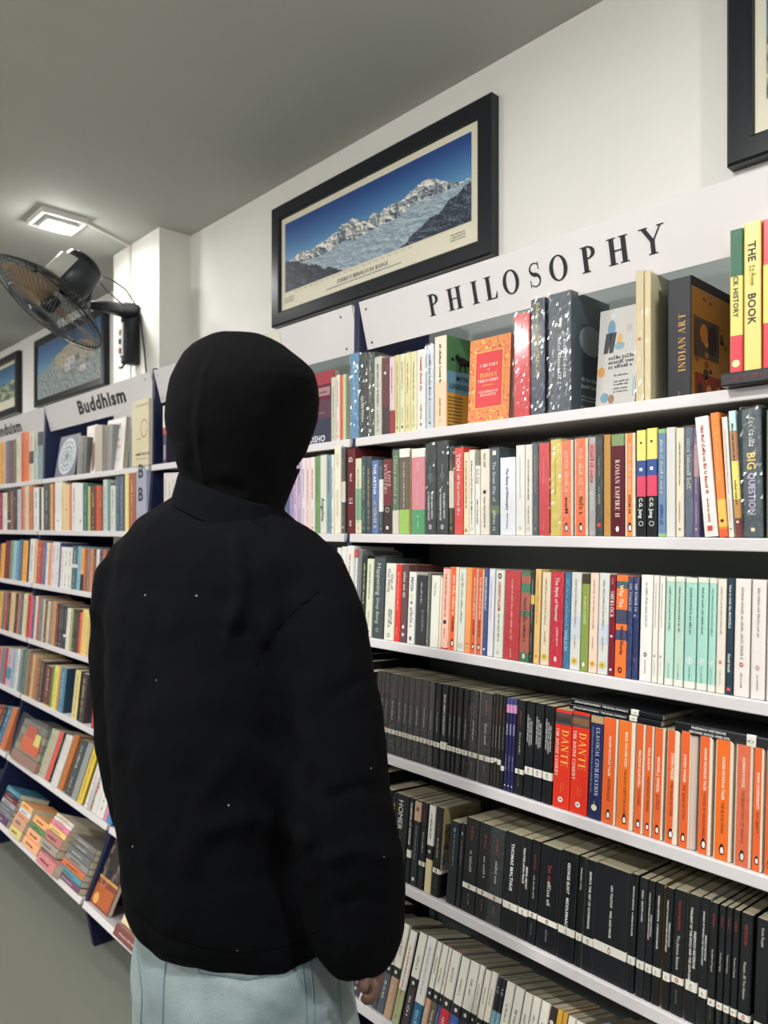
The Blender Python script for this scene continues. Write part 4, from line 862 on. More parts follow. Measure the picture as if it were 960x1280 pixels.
# ---- philosophy bookcase, fifth shelf
def NZ(t1, t2=None, band=(.235, .305), **k):
    t = [(t1, .90, .62, .2, (220, 220, 214), 1, -.14 if t2 else 0)]
    if t2: t.append((t2, .72, .36, .2, (220, 220, 214), 1, .2))
    return dict(gl=1, pg=(176, 168, 142), b=[(band[0], band[1], (222, 218, 206))], t=t, e=[('line', sum(band) / 2 - .012, (60, 60, 60), .75)], **k)
def painting(mb, x, d, h):
    rng = random.Random(6)
    mb.poly([(x, .0, .3 * h), (x, d, .3 * h), (x, d, h), (x, 0, h)], mat((146, 130, 88), 'print'))
    for k in range(60):
        z = rng.uniform(.32, .98); c = rng.choice([(176, 150, 84), (120, 104, 70), (92, 110, 116), (160, 140, 100)]) if z > .62 else rng.choice([(60, 96, 130), (90, 110, 130), (140, 90, 90), (170, 150, 140)])
        disc(mb, (x + .0002 + k * 1e-6, rng.uniform(.04, .96) * d, z * h), rng.uniform(.03, .09) * d, mat(c, 'print'), ax=(0, 1, 0), ry=rng.uniform(.015, .04) * h, n=7)
row_from('P', 5, 480, 970, 6.857, [
 (92, 222, 140, K, dict(gl=1, pg=(176, 168, 142), t=[('HOMER', .94, .36, .42, (216, 216, 212), 0)], g=[(.5, .3, .14, (150, 150, 150))])),
 (224, 265, 188, K, dict(gl=1, pg=(176, 168, 142), b=[(.30, .39, (222, 218, 206))], t=[('CLASSICAL LIT CRITICISM', .95, .5, .4, (220, 220, 216), 1)], g=[])), (267, 326, 204, (40, 46, 54), dict(gl=1, pg=(176, 168, 142), b=[(.76, .99, (186, 150, 124))], nb=1, g=[(.7, .4, .24, (120, 124, 128))], e=[('dot', .9, (120, 60, 48), 1), ('box', .08, (200, 200, 196), .6)])),
 (328, 386, 222, K, BK(band=(.27, .32), ec=(150, 50, 40))), (390, 446, 244, (40, 38, 40), dict(gl=1, pg=(176, 168, 142), b=[(.54, 1, (222, 220, 214)), (0, .38, (206, 188, 144))], nb=1, g=[(.9, .3, .3, (90, 90, 92))], e=[('dot', .47, (180, 178, 170), .8)])),
 (450, 516, 262, K, BK(band=(.26, .315), x=dict(cov=painting))),
 (572, 655, 380, (36, 42, 50), dict(gl=1, g=[(.85, .4, .16, (130, 136, 142))], e=[('solid', .9, (90, 130, 150), .9)])), (658, 700, 402, (34, 38, 46), dict(gl=1, g=[(.8, .3, .2, (130, 136, 142))], e=[('solid', .88, (120, 160, 176), .9)])),
 (706, 828, 350, K, BK(x=dict(sc=(200, 176, 140)))), (831, 934, 398, K, BK())])
row_from('P', 5, 600, 1010, 6.736, [
 (100, 216, 158, (38, 46, 52), BK(wr=1, ec=(176, 60, 48), x=dict(sc=(110, 116, 112)))),
 (224, 352, 196, K, NZ('THOMAS MALTHUS', None, sc=(208, 198, 160))), (355, 438, 242, K, NZ('TREATISE UPON PEACE', 'BEING ABOUT')), (440, 512, 266, K, BK(x=dict(sc=(70, 62, 58)))),
 (516, 686, 300, K, BK(x=dict(sc=(176, 130, 100)))), (690, 832, 350, K, NZ('GEORGE ELIOT   MIDDLEMARCH')), (838, 890, 404, K, NZ('THOMAS MORE   UTOPIA', sc=(206, 198, 166))), (894, 990, 430, (34, 40, 44), NZ('SENECA THE ART OF GOVERNING', sc=(90, 110, 110)))])
row_from('P', 5, 720, 1050, 6.4, [
 (166, 436, 178, (38, 40, 46), dict(gl=1, pg=(176, 168, 142), sc=(150, 162, 166), b=[(.235, .315, (222, 218, 206))], t=[('LEO TOLSTOY   WAR AND PEACE', .84, .46, .085, (220, 220, 214), 1)], e=[('line', .265, (60, 60, 60), .9)], lab='thickest black book, spelling WAR AND PEACE')),
 (440, 502, 268, K, NZ('FRIEDRICH NIETZSCHE   A NIETZSCHE READER')), (510, 576, 298, (38, 42, 48), NZ('CICERO   SELECTED WORKS', sc=(120, 110, 90))), (579, 636, 322, K, NZ('TWILIGHT OF THE IDOLS AND THE ANTI-CHRIST', 'FRIEDRICH NIETZSCHE')), (638, 706, 340, K, NZ('FRIEDRICH NIETZSCHE   A NIETZSCHE READER', sc=(190, 150, 90))), (720, 784, 378, K, NZ('TWILIGHT OF THE IDOLS AND THE ANTI-CHRIST', 'FRIEDRICH NIETZSCHE', sc=(80, 96, 106))), (788, 890, 392, K, BK('The Joyous Science', 'FRIEDRICH NIETZSCHE', ec=(170, 50, 44), x=dict(sc=(190, 170, 140))))])
row_from('P', 5, 840, 1100, 7.108, [
 (146, 256, 120, K, NZ('TWILIGHT OF THE IDOLS AND THE ANTI-CHRIST', 'FRIEDRICH NIETZSCHE', sc=(150, 168, 182), band=(.24, .32))), (265, 342, 156, K, NZ('TWILIGHT OF THE IDOLS AND THE ANTI-CHRIST', 'FRIEDRICH NIETZSCHE', band=(.23, .3), sc=(180, 186, 190)))]
 + [(a, b, c, K, BK('The Birth of Tragedy', 'NIETZSCHE', ec=(178, 50, 44), band=(.2, .255))) for a, b, c in ((345, 414, 196), (422, 482, 222), (485, 543, 240), (546, 608, 262))]
 + [(612, 724, 288, K, BK('Human, All Too Human', 'NIETZSCHE', ec=(178, 50, 44), band=(.2, .25), x=dict(sc=(40, 40, 46)))), (752, 880, 336, K, dict(BK('Gods People', None, ec=(178, 50, 44), band=(.19, .24)), t=[('Gods People', .94, .24, .2, (205, 205, 200), 0)]))])

# ---- philosophy bookcase, sixth shelf: white-topped classics
def MC(bot, top=.40, two=1, ink=(120, 120, 116), sc=None):
    d = dict(b=[(.53, 1, (218, 214, 200)), (.42, .53, (36, 38, 44))], nb=1, g=[(.84 - rngB.random() * .12, .16, .26, ink), (.34, .2, .3, (200, 200, 196))], e=[('dot', .475, (200, 200, 196), .8)], gl=1, pg=(186, 178, 152))
    d['sc'] = sc or (196, 190, 170)
    return d
BLKT = dict(b=[(.68, 1, (36, 38, 44))], nb=1, g=[(.6, .3, .3, (190, 205, 210))], e=[('ring', .86, (190, 190, 190), 1), ('box', .9, (150, 150, 150), .5)], gl=1)
row_from('P', 6, 440, 1130, 6.857, [
 (330, 372, 120, (70, 74, 84), MC(0)), (374, 434, 130, (74, 78, 92), MC(0)), (436, 496, 155, (176, 138, 106), MC(0)), (502, 560, 218, (150, 162, 118), dict(b=[(.36, 1, (220, 216, 206))], nb=1, gl=1, sc=(60, 60, 56))), (582, 650, 234, (58, 44, 56), MC(0)), (654, 728, 266, (24, 92, 128), dict(b=[(.32, 1, (218, 216, 212))], nb=1, gl=1, g=[(.9, .5, .2, (150, 146, 160)), (.25, .2, .4, (120, 170, 200))])),
 (733, 778, 316, (186, 142, 112), MC(0)), (780, 834, 342, (88, 82, 66), MC(0)), (836, 860, 372, (40, 70, 150), MC(0)), (862, 936, 388, (196, 34, 48), MC(0))])
row_from('P', 6, 560, 1160, 6, [
 (106, 168, 208, (50, 84, 160), MC(0, sc=(160, 40, 44))), (172, 242, 238, (44, 46, 60), MC(0)), (244, 280, 272, (90, 84, 96), MC(0)), (284, 330, 306, (60, 60, 66), MC(0)), (332, 375, 322, (196, 130, 80), MC(0)),
 (377, 408, 362, (108, 152, 168), BLKT), (409, 441, 380, (108, 152, 168), BLKT), (444, 506, 392, (90, 60, 60), MC(0)), (510, 576, 430, (60, 90, 120), MC(0)), (580, 640, 474, (44, 46, 60), MC(0)), (642, 702, 504, (120, 90, 60), MC(0)), (705, 770, 538, (60, 70, 80), MC(0)),
 (772, 822, 582, (186, 110, 106), dict(b=[(.74, 1, (50, 44, 44))], nb=1, gl=1, e=[('dot', .86, (200, 190, 180), 1.2)])), (824, 863, 606, (198, 146, 46), dict(gl=1)), (865, 900, 628, (196, 142, 46), dict(gl=1)), (904, 960, 655, (214, 212, 206), MC(0)), (962, 1020, 686, (40, 44, 56), MC(0))])
# books continuing past the frame and behind the person (plainer)
last = {r: max(b[4] for b in BOOKS if b[1] == 'P' and b[2] == r) for r in range(1, 7)}
first = {r: min(b[4] for b in BOOKS if b[1] == 'P' and b[2] == r) for r in range(1, 7)}
for r in range(1, 7):
    fill('P', r, last[r] + .034, -.325, [K] if r == 5 else [(214, 212, 206)] if r in (3, 6) else [(228, 98, 30), (226, 208, 184)] if r == 4 else None)
for r, cols in ((4, [K]), (5, [K]), (6, [(214, 212, 206), (60, 60, 66)])): fill('P', r, -1.455, first[r] - .012, cols)

# ---- bookcase behind the person
def osho(mb, x, d, h): pass
def faceout(unit, row, pxa, pxb, hh, ins, th, col, art, lab, tilt=.06, look=None, s0=0, pcol=None):
    Xa = x_at(row, pxa, 0, ins); Xb = x_at(row, pxb, 0, ins); w = Xb - Xa; hw = w / 2; P0, u, n, a = plane(row)
    e = thing('book', 'b', 'book'); p = P0 + n * ins + u * s0
    e.matrix_world = Matrix.Translation(((Xa + Xb) / 2, p.y, p.z + .0008)) @ Matrix.Rotation(-a - tilt, 4, 'X')
    mb = MB(); cm = mat(col, 'gloss'); mb.bbox((-hw, 0, 0), (hw, .0012, hh), cm, .0003); mb.bbox((-hw, th - .0012, 0), (hw, th, hh), cm, .0003); mb.box((-hw, .0012, 0), (-hw + .0012, th - .0012, hh), cm)
    def q(x0, x1, z0, z1, c, k=1): mb.poly([(x0 * hw, -.0003 * k, z0 * hh), (x1 * hw, -.0003 * k, z0 * hh), (x1 * hw, -.0003 * k, z1 * hh), (x0 * hw, -.0003 * k, z1 * hh)], mat(c, 'print'))
    def D(x, z, rx, rz, c, k=2, ri=0): disc(mb, (x * hw, -.0003 * k, z * hh), rx * hw, mat(c, 'print'), ry=rz * hh, ri=ri, n=20)
    def T(s, x, z, size, c, L=None, fo=1): letter(mb, s, (x * hw, -.0012, z * hh), (1, 0, 0), (0, 0, 1), size, mat(c, 'print'), maxlen=L, font=fo, center=True)
    def G(x, z, L, size, c): greek(mb, (x * hw, -.0012, z * hh), (1, 0, 0), (0, 0, 1), L * w, size, mat(c, 'print'), rngB)
    art(q, D, T, G)
    mb.build('cover', e); mb = MB(); mb.box((-hw + .0013, .0013, .001), (hw - .001, th - .0013, hh - .001), mat(pcol or PG, 'pages')); mb.build('page_block', e)
    BOOKS.append((e, unit, row, look or cname(col), (Xa + Xb) / 2, True, lab))
def art_osho(q, D, T, G):
    q(-1, 1, .0, .35, (40, 42, 72)); q(-1, 1, .35, .6, (84, 36, 66)); q(-1, 1, .82, 1, (150, 32, 52)); q(.1, .8, .66, .78, (150, 110, 110), 2); T('OSHO', .2, .03, .018, (205, 205, 215)); G(-.1, .42, .35, .003, (170, 140, 160)); G(.2, .7, .2, .006, (90, 50, 60))
faceout('M', 1, 372, 414, .205, .012, .02, (104, 32, 58), art_osho, 'maroon and navy book facing out to the right of the hood')
row_from('M', 1, 400, 400, 6, [(82, 118, 436, (196, 200, 176), dict(wrap=1)), (119, 146, 420, (226, 216, 208), dict(wrap=1)), (147, 166, 420, (214, 90, 56), dict(g=[], e=[])), (167, 190, 412, (190, 190, 150), dict(wrap=1, g=[], e=[]))])
def osho_c(mb, x, d, h):
    mb.poly([(x, 0, 0), (x, d, 0), (x, d, .5 * h), (x, 0, .5 * h)], mat((48, 40, 66), 'print')); disc(mb, (x + .0003, .28 * d, .13 * h), .013, mat((215, 215, 215), 'print'), ax=(0, 1, 0), ri=.68, n=20)
row_from('M', 1, 0, 480, 4.364, [(888, 908, 122, (60, 44, 76), dict(d=.16, cov=osho_c, b=[(.62, 1, (222, 216, 206)), (.5, .62, (170, 50, 50))], nb=1, up=1, t=[('OSHO', .32, .26, .5, (215, 215, 220), 1)], lab='dark book lettered OSHO left of the hood'))])
row_from('M', 2, 0, 480, 4.364, [(892 + 22 * i, 913 + 22 * i, 488 - i, (212, 208, 204)) for i in range(4)])
row_from('M', 2, 340, 545, 6.857, [(i0, i1, t, c, o) for i0, i1, t, c, o in (
 (70, 102, 205, (130, 132, 160), {}), (103, 146, 205, (74, 92, 128), {}), (147, 180, 200, (146, 130, 176), {}), (181, 216, 198, (188, 168, 198), {}), (217, 250, 198, (176, 160, 190), {}), (251, 290, 196, (222, 202, 212), {}), (291, 325, 192, (226, 204, 196), {}), (326, 366, 186, (222, 212, 208), {}),
 (370, 410, 178, (104, 150, 86), dict(wrap=1)), (411, 466, 170, (222, 222, 212), dict(wrap=1, t=[('Angelica', .45, .3, .5, (50, 60, 66), 1)])), (467, 506, 168, (106, 144, 158), dict(wrap=1)), (507, 530, 164, (228, 226, 218), {}), (533, 590, 88, (226, 222, 198), dict(hard=1, t=[('GOD', .9, .2, .4, (176, 170, 140), 2)], g=[(.5, .3, .2, (190, 184, 160))])), (592, 624, 100, (74, 74, 76), dict(wrap=1, b=[(.36, .6, (214, 212, 204))], nb=1)))])
m1 = [b[4] for b in BOOKS if b[1] == 'M' and b[2] == 1]
fill('M', 1, -2.33, -1.80); fill('M', 2, -2.36, min(b[4] for b in BOOKS if b[1] == 'M' and b[2] == 2 and b[4] > -2) - .02, [(212, 208, 204), (150, 140, 180), (60, 66, 72)])
for r in (3, 4, 5): fill('M', r, -2.615, -1.485)
fill('M', 6, -2.50, -1.485)
row_from('M', 6, 90, 1000, 6.4, [(150, 222, -50, (206, 204, 198), dict(d=.15)), (222, 276, 10, (216, 212, 204)), (278, 302, 60, (196, 120, 150), dict(g=[], e=[])), (303, 345, 75, (36, 120, 180), {})])

# ---- Buddhism bookcase
def art_mandala(q, D, T, G):
    q(-1, 1, 0, 1, (84, 92, 104))
    for k, (rx, rz) in enumerate(((.85, .44), (.62, .32), (.4, .2), (.2, .1))): D(0, .5, rx, rz, (166, 174, 182), 2, .8)
    for k in range(46):
        t = k * 2.4; r = .2 + .62 * (k / 46); D(r * math.cos(t), .5 + .5 * r * math.sin(t), .05, .025, (188, 194, 198), 3)
faceout('B', 1, 68, 92, .205, .02, .004, (80, 88, 100), art_mandala, 'dark book with a pale mandala on its cover, leaning in the top row', .16)
row_from('B', 1, 0, 480, 6.4, [(610, 628, 424, (150, 148, 140), dict(lean=.19, atbase=0, d=.15)), (632, 656, 426, (120, 120, 116), dict(lean=.17, d=.15)), (662, 684, 430, (98, 100, 98), dict(lean=.14, d=.15))])
def art_w(q, D, T, G):
    q(-1, 1, 0, 1, (218, 214, 208)); G(-.6, .8, .6, .006, (170, 168, 166)); D(.4, .35, .35, .3, (130, 112, 104)); D(-.1, .12, .3, .1, (206, 170, 160))
def art_h(q, D, T, G):
    q(-1, 1, 0, 1, (216, 208, 208)); T('HENS', .1, .8, .022, (110, 128, 128), .09); G(-.7, .56, .7, .018, (206, 150, 148)); G(-.7, .42, .7, .018, (210, 156, 150)); D(-.5, .12, .3, .1, (200, 130, 130)); G(-.2, .2, .5, .004, (160, 150, 150))
def art_g(q, D, T, G):
    q(-1, 1, 0, 1, (196, 186, 150)); D(.45, .56, .42, .14, (190, 84, 50), 2, .86); q(.45, .9, .54, .6, (196, 186, 150), 3); G(-.5, .16, .8, .012, (90, 84, 60)); G(-.5, .1, .7, .004, (140, 130, 100)); G(-.4, .9, .7, .008, (214, 206, 176)); G(-.4, .4, .3, .005, (110, 60, 40))
faceout('B', 1, 107, 120, .215, .02, .03, (216, 212, 206), art_w, 'white book facing out beside the leaning grey ones, top Buddhism shelf', .04)
row_from('B', 1, 0, 480, 4.364, [(516, 556, 232, (176, 164, 148), dict(g=[], e=[], d=.16)), (562, 580, 240, (120, 122, 120), dict(lean=.1)), (582, 604, 226, (140, 142, 140), dict(lean=.1))])
faceout('B', 1, 130, 153, .22, .015, .02, (214, 206, 206), art_h, 'white book with pink and grey cover print, facing out under the Buddhism sign', .08)
row_from('B', 1, 0, 480, 4.364, [(700, 716, 196, (120, 140, 140), dict(wrap=1, lean=.06)), (716, 736, 270, (226, 130, 90), dict(g=[], lean=.08, d=.17))])
faceout('B', 1, 165, 186, .255, -.012, .05, (200, 190, 154), art_g, 'thick cream hardcover facing out at the right end of the Buddhism shelf', .0, pcol=(214, 210, 196))
BB = dict(gl=1, t=[('B', .88, .2, .62, (34, 34, 42), 1), ('B', .5, .2, .62, (34, 34, 42), 1)], horiz=1, sc=(150, 156, 178), lab='grey-blue spine with large letters B at the right end')
row_from('B', 2, 0, 480, 6.4, [
 (268, 310, 832, (228, 228, 230)), (312, 328, 834, (60, 62, 64), dict(g=[], e=[])), (329, 346, 830, (220, 214, 200), dict(g=[], e=[])), (348, 398, 800, (72, 78, 78)), (400, 422, 802, (214, 164, 100)), (423, 436, 800, (160, 70, 40), dict(g=[], e=[])), (438, 490, 788, (226, 222, 214), dict(b=[(.0, .35, (226, 222, 214))], e=[('box', .2, (50, 54, 58), .8)])), (491, 512, 800, (210, 196, 160)), (513, 552, 808, (222, 186, 128), dict(e=[('sun', .45, (60, 60, 60), 1)])), (553, 572, 805, (206, 110, 106), dict(g=[], e=[])), (574, 612, 795, (228, 226, 222)), (613, 630, 795, (224, 222, 220), dict(g=[], e=[])), (631, 660, 796, (224, 226, 224), dict(e=[('box', .2, (50, 60, 60), .8)])), (661, 702, 800, (62, 110, 100), dict(b=[(0, 0, (0, 0, 0))]))])
row_from('B', 2, 0, 480, 4.364, [
 (480, 490, 560, (186, 190, 110), dict(g=[], e=[])), (491, 524, 558, (104, 62, 54)), (525, 543, 556, (212, 88, 46)), (544, 558, 556, (150, 70, 50)), (562, 584, 524, (176, 196, 192)), (585, 601, 545, (110, 130, 126), dict(g=[], e=[])), (602, 628, 556, (196, 206, 198)), (630, 652, 506, (76, 92, 112)), (653, 674, 506, (84, 100, 124)), (680, 700, 490, (226, 206, 124), dict(g=[], e=[])), (701, 738, 488, (164, 90, 68)), (741, 796, 475, (152, 156, 176), BB)])
def rowc(unit, row, ox, oy, sc, ty, cols, dt=0):
    "quick row: (x0, x1, colour[, top])"
    row_from(unit, row, ox, oy, sc, [(c[0], c[1], c[3] if len(c) > 3 else ty + dt * (c[0] - cols[0][0]), c[2], c[4] if len(c) > 4 else {}) for c in cols])
rowc('B', 3, 0, 660, 6.4, 90, [(245, 280, (228, 226, 224), 88), (281, 302, (214, 176, 130), 100), (304, 342, (192, 66, 50), 112), (346, 374, (92, 98, 140), 112), (376, 394, (222, 220, 222), 118), (395, 419, (226, 150, 104), 122), (424, 452, (214, 212, 220), 112), (453, 480, (218, 216, 222), 115), (481, 491, (60, 66, 110), 120), (492, 520, (224, 224, 222), 152), (521, 548, (226, 224, 220), 154), (549, 580, (222, 222, 216), 158), (583, 624, (66, 98, 98), 146, dict(b=[(.5, .58, (205, 205, 200))], nb=1)), (626, 652, (120, 172, 200), 148), (654, 676, (232, 156, 66), 162, dict(b=[(0, .38, (40, 36, 40))], nb=1)), (677, 702, (166, 78, 48), 166), (704, 724, (130, 110, 104), 168), (725, 748, (196, 130, 96), 170), (750, 772, (110, 66, 54), 172), (774, 796, (224, 222, 216), 172), (797, 822, (70, 80, 96), 176), (823, 850, (176, 90, 64), 178)])
rowc('B', 4, 0, 660, 6.4, 530, [(210, 226, (214, 190, 120), 524), (227, 246, (176, 30, 36), 534), (247, 268, (206, 84, 116), 540), (269, 288, (80, 88, 104), 548), (289, 305, (226, 222, 214), 544), (306, 324, (186, 90, 60), 548), (325, 350, (110, 124, 140), 560), (351, 362, (206, 206, 150), 570), (363, 384, (112, 78, 84), 574), (385, 404, (206, 184, 150), 584), (405, 428, (146, 130, 122), 590), (430, 452, (200, 138, 90), 588), (460, 482, (92, 34, 38), 606), (484, 502, (66, 64, 74), 616), (503, 520, (54, 54, 62), 620), (521, 540, (48, 48, 54), 626, dict(b=[(.28, .34, (222, 222, 222))], nb=1)), (541, 566, (226, 224, 214), 640), (568, 586, (180, 172, 120), 642), (588, 612, (56, 70, 62), 648), (613, 628, (44, 56, 56), 652), (629, 640, (120, 40, 40), 655), (642, 662, (220, 96, 72), 676), (664, 684, (222, 190, 104), 650), (685, 702, (226, 200, 116), 655), (703, 725, (214, 184, 110), 660), (727, 748, (90, 60, 60), 668), (750, 776, (206, 206, 200), 670)])
def glow(mb, x, d, h):
    mb.poly([(x, 0, 0), (x, d, 0), (x, d, h), (x, 0, h)], mat((48, 38, 34), 'print')); disc(mb, (x + .0002, .55 * d, .56 * h), .3 * d, mat((150, 84, 40), 'print'), ax=(0, 1, 0), ry=.2 * h); disc(mb, (x + .0003, .55 * d, .52 * h), .18 * d, mat((214, 140, 70), 'print'), ax=(0, 1, 0), ry=.12 * h)
    greek(mb, (x + .0004, .3 * d, .22 * h), (0, 1, 0), (0, 0, 1), .5 * d, .012, mat((200, 196, 190), 'print'), rngB)
rowc('B', 5, 0, 800, 5.82, 70, [(186, 204, (78, 108, 112), 66), (205, 222, (140, 126, 90), 68), (226, 240, (150, 84, 64), 96), (242, 258, (206, 170, 120), 106), (260, 280, (176, 120, 80), 124), (281, 304, (120, 88, 70), 140), (305, 328, (78, 58, 52), 150), (334, 384, (108, 58, 50), 182, dict(b=[(.0, .02, (214, 160, 80))], sc=(200, 160, 110))), (386, 400, (90, 130, 70), 186), (402, 432, (216, 208, 84), 184), (434, 446, (200, 140, 80), 192), (448, 486, (76, 122, 150), 196, dict(sc=(34, 62, 92))), (552, 592, (210, 192, 124), 216, dict(hard=1, cov=glow, d=.16)), (600, 640, (60, 56, 60), 240), (694, 716, (176, 40, 36), 290)])
rowc('B', 6, 0, 800, 5.82, 650, [(384, 398, (146, 186, 172), 642), (399, 410, (206, 160, 96), 652), (411, 432, (176, 172, 160), 655), (440, 466, (216, 86, 76), 660), (468, 480, (30, 30, 34), 672), (484, 506, (206, 204, 200), 684), (508, 530, (212, 210, 204), 690), (544, 578, (178, 100, 44), 684, dict(e=[('box', .3, (220, 214, 200), .4), ('box', .1, (220, 214, 200), .4)], g=[])), (592, 640, (66, 72, 74), 716), (644, 680, (136, 140, 138), 742, dict(g=[], e=[])), (688, 724, (214, 180, 46), 762, dict(sc=(150, 132, 30))), (740, 775, (214, 212, 206), 800), (777, 800, (180, 184, 190), 812)])
# the bundle of books in clear wrap on the sixth shelf, with an orange label
def bundle():
    Xa = x_at(6, 12, 0, -.02); Xb = x_at(6, 42, 0, -.02); w = Xb - Xa; P0, u, n, a = plane(6); p = P0 - n * .02
    t = thing('wrapped_bundle', 'bundle of books wrapped in clear plastic with an orange label', 'bundle')
    t.matrix_world = Matrix.Translation(((Xa + Xb) / 2, p.y, p.z + .001)) @ Matrix.Rotation(-a, 4, 'X'); hw = w / 2
    mb = MB(); mb.bbox((-hw, 0, .0), (hw, .15, .045), mat((150, 110, 96), 'gloss'), .002); mb.build('lower_book', t)
    mb = MB()
    for k in range(4): mb.bbox((-hw + .004 * k, .004, .047 + .035 * k), (hw - .004, .15, .08 + .035 * k), mat([(150, 144, 126), (132, 112, 96), (150, 144, 126), (120, 118, 108)][k], 'pages'), .002)
    mb.build('page_block', t)
    mb = MB(); mb.box((-hw * .5, -.001, .06), (hw * .8, .003, .12), mat((214, 84, 40), 'print')); mb.box((hw * .35, -.0012, .10), (hw * .75, -.001, .15), mat((206, 200, 100), 'print')); mb.box((-hw * .4, -.0011, .12), (hw * .35, .003, .17), mat((190, 70, 44), 'print')); mb.build('label_card', t)
    mb = MB(); vs = []; R = random.Random(2)
    for j in range(7):
        for i in range(7): vs.append((-hw * 1.03 + 2.06 * hw * i / 6 + R.uniform(-.004, .004), -.006 + R.uniform(-.005, .003), .21 * j / 6 + R.uniform(-.003, .003)))
    mb.add(vs, [(j * 7 + i, j * 7 + i + 1, (j + 1) * 7 + i + 1, (j + 1) * 7 + i) for j in range(6) for i in range(6)], WRAP); mb.build('plastic_wrap', t, True)
bundle()
# lowest shelf: stacks of lying books
def stack(px0, px1, items, ins=0, depth=.14, name='', unit='B', dx=0):
    Xa = x_at(7, px0, 0, ins); Xb = x_at(7, px1, 0, ins); s = 0; n = len(items)
    for k, (th, col) in enumerate(items):
        j = rngB.uniform(-.006, .006)
        place = 'at the bottom of' if k == 0 else 'on top of' if k == n - 1 else f'{ORD[k + 1]} up in'
        flat_book(unit, 7, Xa + j + dx * k, Xb + j + dx * k, s, th - .001, col, dict(g=[(.8, .5, .3, (90, 60, 50) if lum(col) > 110 else (190, 190, 190))]), depth, ins + rngB.uniform(0, .006), True, f'{cname(col)} book {place} the {name} on the lowest Buddhism shelf'); s += th
stack(-9, 6, [(.03, (90, 60, 100)), (.02, (120, 124, 128)), (.02, (100, 104, 110)), (.02, (150, 150, 150)), (.02, (110, 40, 50)), (.01, (40, 46, 70)), (.022, (60, 120, 140))], -.015, name='leftmost stack')
stack(9, 22, [(.034, (206, 186, 110)), (.044, (196, 146, 120)), (.012, (226, 140, 96)), (.022, (204, 206, 208)), (.022, (232, 162, 98))], -.03, name='yellow-based stack')
stack(26, 44, [(.034, (232, 160, 112)), (.034, (232, 156, 110)), (.022, (84, 132, 86)), (.03, (232, 158, 98))], -.02, name='orange and green stack')
stack(42, 62, [(.04, (200, 120, 122))], -.05, name='pink-based pile')
P0_, _u, _n, _a = plane(7)
def stack_at(px0, px1, s0, items, ins, name):
    Xa = x_at(7, px0, s0, ins); Xb = x_at(7, px1, s0, ins); s = s0; n = len(items)
    for k, (th, col) in enumerate(items):
        flat_book('B', 7, Xa, Xb, s, th - .001, col, dict(g=[(.8, .5, .3, (110, 70, 60))]), .14, ins + .004 * k, True, f'{cname(col)} book {ORD[k + 2]} up in the {name} on the lowest Buddhism shelf'); s += th
stack_at(48, 68, .042, [(.03, (146, 144, 134)), (.036, (176, 112, 104)), (.02, (222, 184, 110)), (.018, (220, 120, 150)), (.012, (226, 214, 206)), (.014, (200, 190, 170))], -.02, 'pink-based pile')
stack(70, 96, [(.022, (112, 72, 96)), (.020, (70, 140, 156)), (.024, (196, 104, 64)), (.022, (130, 130, 128)), (.026, (104, 104, 104)), (.022, (96, 96, 96)), (.02, (110, 106, 98))], -.015, name='teal-banded stack')
def art_gold(q, D, T, G):
    q(-1, 1, 0, 1, (120, 58, 44)); q(-.9, .95, .42, .92, (52, 44, 46), 2); q(-.9, .95, .38, .42, (190, 140, 60), 3); q(-.9, .9, .03, .3, (168, 82, 38), 2)
    for k in range(26): D(rngB.uniform(-.85, .9), rngB.uniform(.46, .86), .09, .07, rngB.choice([(96, 84, 78), (70, 60, 60), (120, 100, 90), (50, 50, 60)]), 3)
    D(-.1, .35, .25, .06, (170, 110, 90), 4, .7); D(-.2, .1, .2, .08, (206, 150, 70), 3)
faceout('M', 7, 106, 134, .225, .012, .016, (150, 74, 58), art_gold, 'maroon and gold picture book leaning on the lowest shelf left of the jeans', .0)
def art_cr(q, D, T, G):
    q(-1, 1, 0, 1, (206, 190, 150)); q(-.6, .85, .12, .5, (86, 60, 58), 2); q(-.2, .9, .6, .72, (110, 44, 50), 2); D(.4, .84, .3, .06, (120, 60, 60), 2); G(-.4, .3, .5, .01, (150, 130, 110))
faceout('M', 7, 146, 186, .235, -.02, .02, (200, 182, 142), art_cr, 'cream and maroon book leaning on the lowest shelf beside the jeans', .03, s0=.034)
flat_book('M', 7, x_at(7, 142, 0, -.04), x_at(7, 172, 0, -.04), 0, .033, (120, 64, 62), dict(g=[(.8, .6, .2, (214, 190, 180))]), .15, -.045, True, 'maroon book lying under the cream one on the lowest shelf')

# ---- leftmost bookcase
rowc('H', 1, 0, 480, 6.4, 470, [(-40, -20, (200, 90, 60), 478), (-19, 0, (226, 200, 150), 476), (1, 18, (226, 148, 50), 470), (20, 42, (214, 166, 112), 470), (48, 76, (96, 106, 140), 460), (79, 105, (122, 62, 60), 456), (106, 130, (102, 108, 108), 446), (131, 164, (214, 208, 176), 440), (168, 196, (216, 94, 64), 392), (197, 230, (232, 120, 60), 392), (233, 266, (212, 202, 182), 388, dict(b=[(.35, .6, (70, 64, 60))], nb=1)), (268, 300, (170, 188, 184), 388), (302, 336, (128, 152, 152), 390, dict(b=[(.72, 1, (60, 52, 54))], nb=1))])
rowc('H', 2, 0, 480, 6.4, 870, [(-30, -4, (90, 100, 120), 872), (-2, 20, (172, 28, 52), 872), (22, 55, (224, 218, 210), 874), (57, 80, (70, 64, 60), 856, dict(b=[(.2, .24, (220, 220, 216))], nb=1)), (82, 104, (150, 90, 78), 858), (106, 134, (46, 60, 74), 852), (137, 164, (190, 184, 190), 846), (167, 186, (188, 108, 90), 822), (187, 202, (214, 150, 130), 820), (203, 226, (220, 202, 168), 818), (228, 256, (198, 124, 78), 814)])
